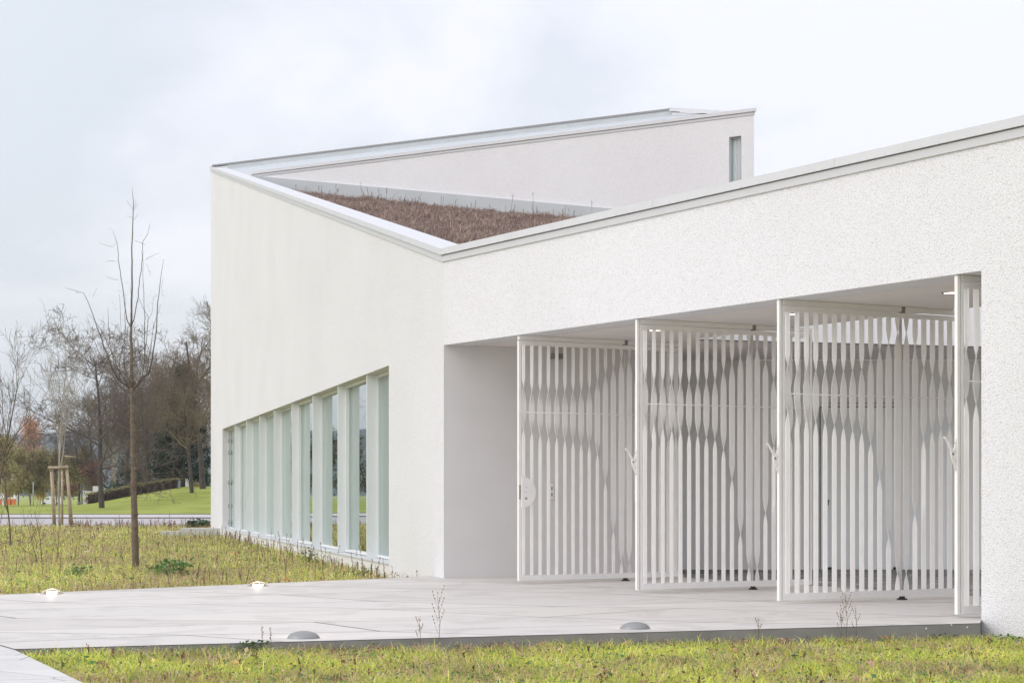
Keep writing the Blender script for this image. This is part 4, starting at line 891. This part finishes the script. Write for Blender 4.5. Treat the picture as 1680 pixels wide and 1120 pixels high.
# ------------------------------------------------------------------ generated bare trees
def grow(seed, height, r0, nl=(10, 6, 5, 4), spread=.9, upright=.5, trunk_frac=.28, twigr=.02, lean=(0, 0), clean=.0):
    rr = random.Random(seed); T = MB(); K = MB()
    def rv(): return Vector((rr.gauss(0, 1), rr.gauss(0, 1), rr.gauss(0, 1)))
    def branch(p, d, L, r, lvl):
        n = 4 if lvl < 2 else 3; pts = [p]; rad = [r]; q = p.copy(); dd = d.copy()
        for i in range(n):
            dd = (dd + rv() * (.16 if lvl else .05) + Vector((0, 0, .10 * upright * (1 if lvl else 0)))).normalized(); q = q + dd * L / n; pts.append(q.copy()); rad.append(max(twigr * .6, r * (1 - .78 * (i + 1) / n)))
        (T if lvl == 0 else K).tube(pts, rad, 7 if lvl == 0 else (4 if lvl == 1 else 3), cap=False)
        if lvl >= len(nl): return
        for k in range(nl[lvl]):
            f = rr.uniform(trunk_frac if lvl == 0 else .2, 1.0); i = min(n - 1, int(f * n)); g = f * n - i; s = pts[i].lerp(pts[i + 1], g)
            t = (pts[i + 1] - pts[i]).normalized(); side = rv(); side -= t * side.dot(t); side.normalize()
            nd = (t * rr.uniform(.35, .8) * (1 if lvl else upright + .25) + side * spread * rr.uniform(.6, 1.1)).normalized()
            L2 = L * rr.uniform(.36, .62) * (1.15 - .55 * f if lvl == 0 else 1)
            branch(s, nd, L2, max(twigr * .8, rad[i] * rr.uniform(.4, .6)), lvl + 1)
    branch(Vector((0, 0, -.3)), Vector((lean[0], lean[1], 1)).normalized(), height * .82, r0, 0)
    return T, K
def mesh_of(mb, name, mt):
    me = bpy.data.meshes.new(name); me.from_pydata(mb.v, [], mb.f); me.update(); me.polygons.foreach_set('use_smooth', [True] * len(me.polygons)); me.materials.append(mt); return me
def proto(seed, h, r0, mt_t, mt_k, **k):
    T, K = grow(seed, h, r0, **k); return mesh_of(T, 'trunk', mt_t), mesh_of(K, 'crown', mt_k), h
print('growing')
protos = [proto(11, 20, .34, M['bark2'], M['twig'], nl=(15, 8, 6, 4), spread=1.0, upright=.45, trunk_frac=.26, twigr=.030),
          proto(12, 20, .36, M['bark2'], M['twig'], nl=(14, 8, 6, 4), spread=.95, upright=.55, trunk_frac=.30, twigr=.030, lean=(.1, 0)),
          proto(13, 20, .36, M['bark2'], M['twig2'], nl=(15, 8, 6, 4), spread=.85, upright=.8, trunk_frac=.2, twigr=.028),
          proto(14, 20, .30, M['bark3'], M['twig2'], nl=(13, 7, 5, 4), spread=.6, upright=1.3, trunk_frac=.25, twigr=.026)]
def hit(x, y):
    Y = 150.0
    while Y < 600:
        Y += .5
        if gh((x - CX) * Y / F, Y) >= EYE - (y - HOR) * Y / F: return Y
    return 300
def place(name, label, cat, x, Y, top, kind, group=None, rz=None, base_z=None, xs=1.0):
    X = (x - CX) * Y / F; z = gh(X, Y) if base_z is None else base_z; h = EYE + (HOR - top) * Y / F - z
    t = thing(name, label, cat, (X, Y, z), 0, group); s = h / (protos[kind][2] * .93)
    for nm, me in (('trunk', protos[kind][0]), ('crown', protos[kind][1])):
        o = bpy.data.objects.new(nm, me); sc.collection.objects.link(o); o.parent = t; o.scale = (s * xs, s * xs, s); o.rotation_euler = (0, 0, rz if rz is not None else (x * 1.7) % 6.28)
    return t
GB = 'bare trees beyond the road'
bt = [(167, hit(167, 833), 560, 0, 1.0, 'dark leafless tree with a slightly leaning trunk standing alone on the lawn'), (315, hit(315, 808), 600, 2, .9, 'thick trunked bare tree on the mound right in front of the white totem sign'), (333, hit(333, 801.5), 520, 2, 1.0, 'tall bare tree on the mound nearest the building corner'),
      (206, 250, 640, 1, 1.1, 'bare tree leaning left at the hedge behind the young tree'), (243, 256, 610, 0, 1.1, 'dark leaning bare tree rising from the long hedge'), (190, 330, 590, 3, 1.0, 'tall thin bare tree just behind the lone leaning lawn tree'),
      (228, 340, 585, 3, 1.0, 'tall narrow bare tree seen right behind the young tree trunk'), (262, 345, 600, 2, 1.0, 'brown bare tree between the long hedge and the dark conifer'), (285, 300, 690, 0, 1.2, 'low wide bare tree below the dark conifer'),
      (152, 345, 655, 1, .85, 'bare tree with wide dark crown left of the lone lawn tree'), (130, 340, 700, 1, .8, 'bare tree standing just right of the staked sapling'), (350, 300, 590, 2, 1.2, 'bare tree half hidden by the far building corner'),
      (240, 360, 690, 1, 1.6, 'low dense bare tree behind the right part of the hedge'), (300, 350, 640, 1, 1.3, 'bare tree directly behind the totem sign')]
for x, Y, top, k, xs, lb in bt: place('bare_tree', lb, 'tree', x, Y, top, k, GB, xs=xs)
# paler young trees with some olive leaves, far left
OL = [(.44, .42, .18), (.54, .48, .24), (.33, .35, .14), (.52, .36, .2)]
ol = [(8, 335, 'olive leaved tree at the left frame edge above the orange boxes'), (30, 345, 'second olive leaved tree from the left frame edge'), (50, 350, 'olive leaved tree just left of the white van'), (70, 352, 'olive leaved tree standing over the white van'), (92, 348, 'olive leaved tree right behind the wooden stakes'), (115, 340, 'olive brown tree just right of the wooden stakes'), (135, 350, 'brownish olive tree near the small concrete ramp')]
def leafy_tree(x, Y, top, label, pal, n=5000, name='leafy_tree', group='thin olive leaved trees on the far side of the lawn', wid=.17, size=.22, cz0=.25):
    t = place(name, label, 'tree', x, Y, top, 3, group, xs=.8); h = EYE + (HOR - top) * Y / F - t.location.z; cs = []
    for k in range(26):
        a = rng.uniform(0, 6.28); f = rng.uniform(cz0, .97); r = h * wid * (1.15 - f) * rng.uniform(.2, 1.3) * 1.4
        cs.append((t.location.x + math.cos(a) * r, t.location.y + math.sin(a) * r, t.location.z + h * f))
    leaf_cloud(cs, n, size, pal, 'leaves', t, (h * .05, h * .05, h * .06)); return t
for i, (x, Y, lb) in enumerate(ol): leafy_tree(x, Y, 732 + (i * 37 % 17) + (0 if x > 20 else -10), lb, OL, 5600)
leafy_tree(12, 400, 770, 'low rust red tree behind the orange and white boxes', [(.42, .14, .06), (.5, .24, .1), (.3, .1, .06)], 1500, 'autumn_tree', 'trees in autumn colour')
leafy_tree(66, 395, 785, 'small yellow orange tree immediately left of the white van', [(.6, .33, .08), (.5, .38, .1)], 900, 'autumn_tree', 'trees in autumn colour')
leafy_tree(50, 620, 690, 'tall feathery orange larch rising in front of the distant hill', [(.85, .45, .26), (.75, .40, .24), (.65, .38, .26)], 6000, 'larch', 'trees in autumn colour', wid=.11, size=.35, cz0=.3)
leafy_tree(207, 262, 750, 'dark ivy covered evergreen shrub growing in the hedge beside the young tree', [(.02, .055, .03), (.03, .07, .04)], 1500, 'evergreen_shrub', 'evergreens among the bare trees', wid=.35, size=.2, cz0=.15)
leafy_tree(335, 275, 770, 'small green shrub between two trunks next to the building corner', [(.06, .14, .07), (.09, .17, .09)], 1500, 'evergreen_shrub', 'evergreens among the bare trees', wid=.3, size=.2, cz0=.15)
leafy_tree(319, 262, 777, 'yellow leaved shrub just right of the totem sign', [(.5, .36, .08), (.4, .3, .08)], 900, 'yellow_shrub', 'trees in autumn colour', wid=.3, size=.15, cz0=.1)
leafy_tree(298, 300, 786, 'low yellow green shrub just left of the totem sign', [(.4, .33, .1), (.3, .28, .08)], 700, 'yellow_shrub', 'trees in autumn colour', wid=.35, size=.15, cz0=.1)
leafy_tree(160, 330, 757, 'dull red brown shrub behind the lone lawn tree', [(.16, .07, .06), (.2, .1, .08)], 2600, 'russet_shrub', 'trees in autumn colour', wid=.6, size=.22, cz0=.1)
leafy_tree(228, 300, 765, 'dull red brown shrub behind the middle of the hedge', [(.15, .08, .07), (.2, .11, .09)], 2600, 'russet_shrub', 'trees in autumn colour', wid=.6, size=.22, cz0=.1)
leafy_tree(275, 300, 755, 'dull brown shrub behind the right end of the hedge', [(.13, .08, .07), (.18, .11, .09)], 2600, 'russet_shrub', 'trees in autumn colour', wid=.6, size=.22, cz0=.1)
# conifer
cx_, cY = 300, 246; X = (cx_ - CX) * cY / F; z = gh(X, cY); h = EYE + (HOR - 604) * cY / F - z
t = thing('conifer', 'dark green conifer with drooping layered branches behind the bare trees', 'tree', (X, cY, z))
m = MB(); m.tube([(X, cY, z - .3), (X, cY, z + h)], [.35, .03], 8); m.build('trunk', M['bark2'], t)
cs = []
for k in range(150):
    f = rng.uniform(.12, 1); a = rng.uniform(0, 6.28); rr_ = h * .28 * (1 - f) * rng.uniform(.3, 1.15) + .2; cs.append((X + math.cos(a) * rr_, cY + math.sin(a) * rr_, z + h * f - rr_ * .25))
leaf_cloud(cs, 15000, .24, [(.022, .045, .028), (.035, .06, .035), (.015, .03, .02)], 'crown', t, (.55, .55, .28))
# trees out of frame at the left, mirrored in the window band
k_ = 0
for x in range(-1150, -20, 62):
    nm = ['broad bare tree', 'bare tree', 'brown bare tree', 'slim bare tree'][k_ % 4]
    leafy_tree(x, 300 + (k_ * 53) % 60, 690 + (k_ * 29) % 40, 'olive brown tree in the tree belt outside the frame, seen only in the windows', [(.12, .13, .07), (.17, .15, .09)], 2600, 'leafy_tree', 'tree belt outside the frame', wid=.2, size=.35); k_ += 1
# staked sapling
SY = 1.45 * F / (862 - HOR)
def sp_(x, y, dy=0): return px(x, y, SY) + Vector((0, dy, 0))
t = thing('tree_stakes', 'wooden tree stakes with a crossbar round the pale sapling', 'tree stake', sp_(98, 862))
for (a, c, dy, r) in (((84.5, 768), (89.5, 864), 0, .078), ((109, 763), (118, 864), 0, .072), ((93.5, 772), (94, 862), .9, .05), ((100, 775), (104, 860), 1.2, .04)):
    m = MB(); m.tube([sp_(*a, dy), sp_(*c, dy)], [r, r], 10); m.build('post', M['wood'], t)
m = MB(); m.tube([sp_(80, 767, -.1), sp_(113, 766.5, -.1)], .062, 10); m.build('crossbar', M['wood'], t)
m = MB(); m.tube([sp_(98, 747, .9), sp_(116, 749, .9)], .03, 8); m.build('crossbar', M['wood'], t)
m = MB(); m.tube([sp_(84, 772, -.1), sp_(90, 771, .2), sp_(94, 768, .3)], .03, 6); m.build('strap', M['dark'], t)
def sapling(x, y, Y, top, seed, label, lean=(0, 0), k=(9, 5, 3), r0=.05, name='sapling', spread=.55, tf=.3, mt='twig3', group='leafless saplings and shrubs in the garden', upright=1.3, tw=.006, topx=1):
    X = (x - CX) * Y / F; z = EYE - (y - HOR) * Y / F; h = EYE + (HOR - top) * Y / F - z
    T, K = grow(seed, h / .93, r0, nl=k, spread=spread, upright=upright, trunk_frac=tf, twigr=tw, lean=lean)
    t = thing(name, label, 'tree' if name == 'sapling' else 'shrub', (X, Y, z), 0, group)
    for mb, nm in ((T, 'trunk'), (K, 'crown')):
        o = link(nm, mesh_of(mb, nm, M[mt]), t, False)
    return t
sapling(98, 862, SY, 550, 31, 'pale leafless sapling tied between the wooden stakes', (-.05, 0), (12, 5, 3), .06, tw=.010, tf=.33, spread=.42, upright=1.7)
sapling(-10, 880, 62, 575, 32, 'leafless sapling at the left frame edge with brown twigs', (.03, 0), (12, 6, 4), .06, tw=.008, tf=.35, mt='bark', spread=.55)
sapling(18, 885, 48, 690, 33, 'thin bare shrub stem at the left edge of the garden', (.02, 0), (8, 4, 2), .028, tw=.006, mt='bark', name='bare_shrub', tf=.15)
sapling(64, 910, 36, 822, 34, 'spindly multi-stemmed bare shrub in the garden left of the young tree', (-.15, 0), (7, 3, 2), .012, tw=.0035, mt='bark', name='bare_shrub', tf=.02, spread=.6)
sapling(67, 912, 36, 800, 35, 'bare shrub stem leaning right beside the spindly shrub', (.12, 0), (6, 3), .012, tw=.0035, mt='bark', name='bare_shrub', tf=.02, spread=.6)
sapling(-2, 890, 45, 810, 36, 'small tangled bare shrub cut by the left frame edge', (.0, 0), (8, 4, 2), .014, tw=.004, mt='bark', name='bare_shrub', tf=.02, spread=.8)
sapling(92, 905, 38, 840, 37, 'short bare shrub in front of the wooden stakes', (.15, 0), (6, 3), .010, tw=.0035, mt='bark', name='bare_shrub', tf=.02, spread=.7)
# hedge along the mound
hp = []
for x in np.linspace(146, 290, 34):
    yb = min(HOR - (gh((x - CX) * q / F, q) - EYE) * F / q for q in range(190, 320, 2)) + .7; Y = min(250, hit(x, yb)); X = (x - CX) * Y / F; hp.append(Vector((X, Y, gh(X, Y))))
t = thing('hedge', 'long clipped brown hedge running up the grass mound', 'hedge', hp[0])
m = MB(); Q = []; 
for p in hp: Q.append([(p.x, p.y - .7, p.z - .3), (p.x, p.y - .65, p.z + 1.15), (p.x, p.y + .65, p.z + 1.15), (p.x, p.y + .7, p.z - .3)])
vv = [v for q in Q for v in q]; m.add(vv, [(4 * i + k, 4 * i + 4 + k, 4 * i + 5 + k, 4 * i + 1 + k) for i in range(len(Q) - 1) for k in range(3)] + [(0, 1, 2, 3), tuple(len(vv) - 4 + k for k in (3, 2, 1, 0))])
m.build('branches', M['bark2'], t)
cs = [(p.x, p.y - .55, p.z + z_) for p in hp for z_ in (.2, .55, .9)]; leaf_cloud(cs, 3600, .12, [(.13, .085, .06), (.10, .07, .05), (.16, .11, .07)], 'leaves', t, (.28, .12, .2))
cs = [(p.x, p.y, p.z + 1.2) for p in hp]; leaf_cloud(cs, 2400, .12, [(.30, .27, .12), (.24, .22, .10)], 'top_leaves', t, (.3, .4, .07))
# totem sign, pole sign
Y = 258; X = (305.5 - CX) * Y / F; z = gh(X, Y); s_ = F / Y
t = thing('totem_sign', 'white totem sign with a round black and white emblem on top and rows of text', 'sign', (X, Y, z))
zt = EYE + (HOR - 763) / s_; m = MB(); m.extr([(X - .28, Y, z - .2), (X + .36, Y, z - .2), (X + .20, Y, zt - .3), (X - .05, Y, zt + .05), (X - .28, Y, zt)], (0, .25, 0)); bd = m.build('panel', M['white'], t)
m = MB(); zc = EYE + (HOR - 756) / s_; m.tube([(X, Y + .02, zc), (X, Y + .2, zc)], .30, 20); m.tube([(X, Y + .12, zt - .1), (X, Y + .12, zc - .25)], .04, 6); em = m.build('emblem', M['white'], t)
m = MB(); m.extr([(X - .02, Y + .01, zc + .26), (X + .02, Y + .01, zc + .26), (X + .16, Y + .01, zc - .02), (X + .05, Y + .01, zc - .26), (X - .02, Y + .01, zc - .1), (X + .03, Y + .01, zc + .04)], (0, .008, 0)); m.build('emblem_mark', M['dark'], em)
m = MB()
m.extr([(X - .12, Y - .008, zt - 1.1), (X + .12, Y - .008, zt - 1.1), (X, Y - .008, zt - .75)], (0, .006, 0))
for k in range(5):
    zz = zt - 1.25 - k * .25
    for j in range(3): m.box(X - .17 + j * .12, X - .08 + j * .12, Y - .008, Y - .002, zz, zz + .06)
m.build('text_rows', M['grey'], bd)
X = (283 - CX) * 255 / F; z = gh(X, 255); t = thing('sign_post', 'orange square board on a grey post behind the hedge end', 'sign', (X, 255, z)); m = MB(); m.tube([(X, 255, z - .2), (X, 255, EYE + (HOR - 762) * 255 / F)], .09, 10); m.build('post', mat('post_grey', (.4, .38, .34), .6), t)
m = MB(); zc = EYE + (HOR - 774) * 255 / F; m.box(X - .42, X + .36, 255.1, 255.15, zc - .55, zc + .55); m.build('board', mat('faded_orange', (.55, .2, .12), .6), t)
X = (294 - CX) * 262 / F; z = gh(X, 262); m = MB(); m.tube([(X, 262, z - .2), (X, 262, z + .9), (X, 262, z + 1.8)], [.22, .2, .19], 12); tag(m.build('bollard', mat('blue_grey_paint', (.30, .38, .44), .6)), 'blue grey cylindrical post between the hedge end and the totem sign', 'post')
# concrete ramp and small wall, lamp post, bench
X0, X1 = (152 - CX) * 300 / F, (172 - CX) * 300 / F; z = EYE + (HOR - 806) * 300 / F
m = MB(); m.box(X0, X1, 300, 300.6, -1.2, EYE + (HOR - 797) * 300 / F); m.box(X0 - 1.3, X1 + 1.4, 298.6, 299.9, -1.2, EYE + (HOR - 805) * 300 / F); tag(m.build('ramp_wall', M['conc']), 'pale stepped concrete ramp wall behind the lone lawn tree', 'wall')
X = (54.5 - CX) * 330 / F; m = MB(); m.tube([(X, 330, -1.1), (X, 330, EYE + (HOR - 790) * 330 / F)], .09, 8); m.tube([(X, 330, 3.4), (X + .5, 330, 3.5)], .05, 6); tag(m.build('lamp_post', mat('post_metal', (.42, .42, .43), .5)), 'thin grey lamp post on the far lawn left of the white van', 'lamp post')
for x in (144, 138): pass
t = thing('park_bench', 'small dark bench on the far lawn left of the leaning tree', 'bench', ((134 - CX) * 300 / F, 300, gh((134 - CX) * 300 / F, 300)))
bx, by, bz = t.location
m = MB(); m.box(bx - .8, bx + .8, by - .25, by + .25, bz + .42, bz + .48); m.build('seat', M['kerb'], t); m = MB(); m.box(bx - .8, bx + .8, by + .25, by + .3, bz + .55, bz + .9); m.build('backrest', M['kerb'], t)
for s in (-.65, .65): m = MB(); m.box(bx + s - .05, bx + s + .05, by - .2, by + .3, bz, bz + .42); m.build('leg', M['kerb'], t)
# white van
VY = 410; vx = (86 - CX) * VY / F; vz = gh(vx, VY) + .05; s_ = F / VY
vz = EYE + (HOR - 828.5) / s_
t = thing('van', 'white van parked at the far edge of the lawn behind the wooden stakes', 'van', (vx, VY, vz))
m = MB(); prof = [(-2.4, .35), (2.4, .35), (2.4, 1.9), (2.2, 2.05), (-.6, 2.05), (-1.0, 1.95), (-1.7, 1.25), (-2.3, 1.0), (-2.45, .7)]
m.extr([(vx + a, VY - .9, vz + c) for a, c in prof], (0, 1.8, 0)); m.build('body', M['white'], t)
for wx in (-1.6, 1.5): m = MB(); m.tube([(vx + wx, VY - .95, vz + .34), (vx + wx, VY - .72, vz + .34)], .34, 16); m.build('wheel', M['dark'], t)
m = MB(); m.extr([(vx - 1.45, VY - .91, vz + 1.3), (vx - .5, VY - .91, vz + 1.3), (vx - .5, VY - .91, vz + 1.8), (vx - .95, VY - .91, vz + 1.8)], (0, .006, 0)); m.build('side_window', mat('car_glass', (.25, .28, .3), .1), t)
# orange and white containers
for i, (xa, xb, c, lb) in enumerate(((-4, 2, 'orange', 'orange plastic crate box at the extreme left frame edge'), (3, 8, 'white', 'white box between the two orange boxes at the left edge'), (9, 16.5, 'orange', 'orange box right of the white box, left of the lamp post'), (19, 24, 'orange', 'narrow orange box, rightmost of the row at the left edge'))):
    Y = 380; Xa, Xb = (xa - CX) * Y / F, (xb - CX) * Y / F; z1 = EYE + (HOR - 818) * Y / F; z0 = EYE + (HOR - 831) * Y / F
    t = thing('skip_box', lb, 'container', ((Xa + Xb) / 2, Y, z0), 0, 'orange and white boxes at the far left')
    m = MB(); m.prism([(Xa, Y), (Xb, Y), (Xb, Y + 1.2), (Xa, Y + 1.2)], z0, z1 - .15); m.build('body', M[c], t); m = MB(); m.prism([(Xa - .04, Y - .04), (Xb + .04, Y - .04), (Xb + .04, Y + 1.24), (Xa - .04, Y + 1.24)], z1 - .148, z1); m.build('lid', M['white'] if i == 1 else M['orange'], t)
# distant wooded hill
V = []; nx, ny = 260, 14
for j in range(ny):
    for i in range(nx):
        X = -2600 + 4400 * i / (nx - 1) * .9; Y = 3200 + 90 * j; tt = math.sin(math.pi * min(1, j / (ny - 1) * .9 + .0) ** .8)
        hh = (139 + 9 * math.sin(X * .003 + 1) + 12 * noise.noise(Vector((X * .002, 3, 0)))) * tt + 6 * noise.noise(Vector((X * .03, Y * .03, 0))) + 6 * noise.noise(Vector((X * .09, Y * .1, 4))); V.append((X, Y, hh - 3))
m = MB(); m.add(V, [(j * nx + i, j * nx + i + 1, (j + 1) * nx + i + 1, (j + 1) * nx + i) for j in range(ny - 1) for i in range(nx - 1)]); struct(m.build('hill', M['hill']))
# village houses below the hill
for i, (x, y0, wpx, Y, lb) in enumerate(((4, 742, 9, 900, 'pale distant house at the left frame edge below the wooded hill'), (22, 740, 8, 950, 'second pale distant house, just left of the orange larch'))):
    X = (x - CX) * Y / F; z = EYE + (HOR - y0) * Y / F; wd = wpx * Y / F / 2; zt = z + 4
    t = thing('house', lb, 'house', (X, Y, z)); m = MB(); m.box(X - wd, X + wd, Y, Y + 8, -3, zt); m.build('wall', M['white'], t)
    m = MB(); m.extr([(X - wd - .4, Y - .3, zt), (X + wd + .4, Y - .3, zt), (X, Y - .3, zt + 3)], (0, 8.6, 0)); m.build('roof', mat('tile', (.30, .28, .28), .8), t)
    for k in (-.5, .1, .6): m = MB(); m.box(X + k * wd - .5, X + k * wd + .5, Y - .03, Y - .003, zt - 2.4, zt - 1.0); m.build('window', M['dark'], t)

# air between here and the wooded hill
m = MB(); m.box(-3200, 3200, -300, 5600, -6, 175)
hm = bpy.data.materials.new('haze_air'); hm.use_nodes = True; t = hm.node_tree; t.nodes.clear(); o_ = t.nodes.new('ShaderNodeOutputMaterial'); pv = t.nodes.new('ShaderNodeVolumePrincipled')
pv.inputs['Color'].default_value = (.82, .90, 1, 1); pv.inputs['Density'].default_value = .00014; pv.inputs['Anisotropy'].default_value = .2; t.links.new(pv.outputs[0], o_.inputs['Volume'])
hz = m.build('haze', hm); hz['kind'] = 'stuff'
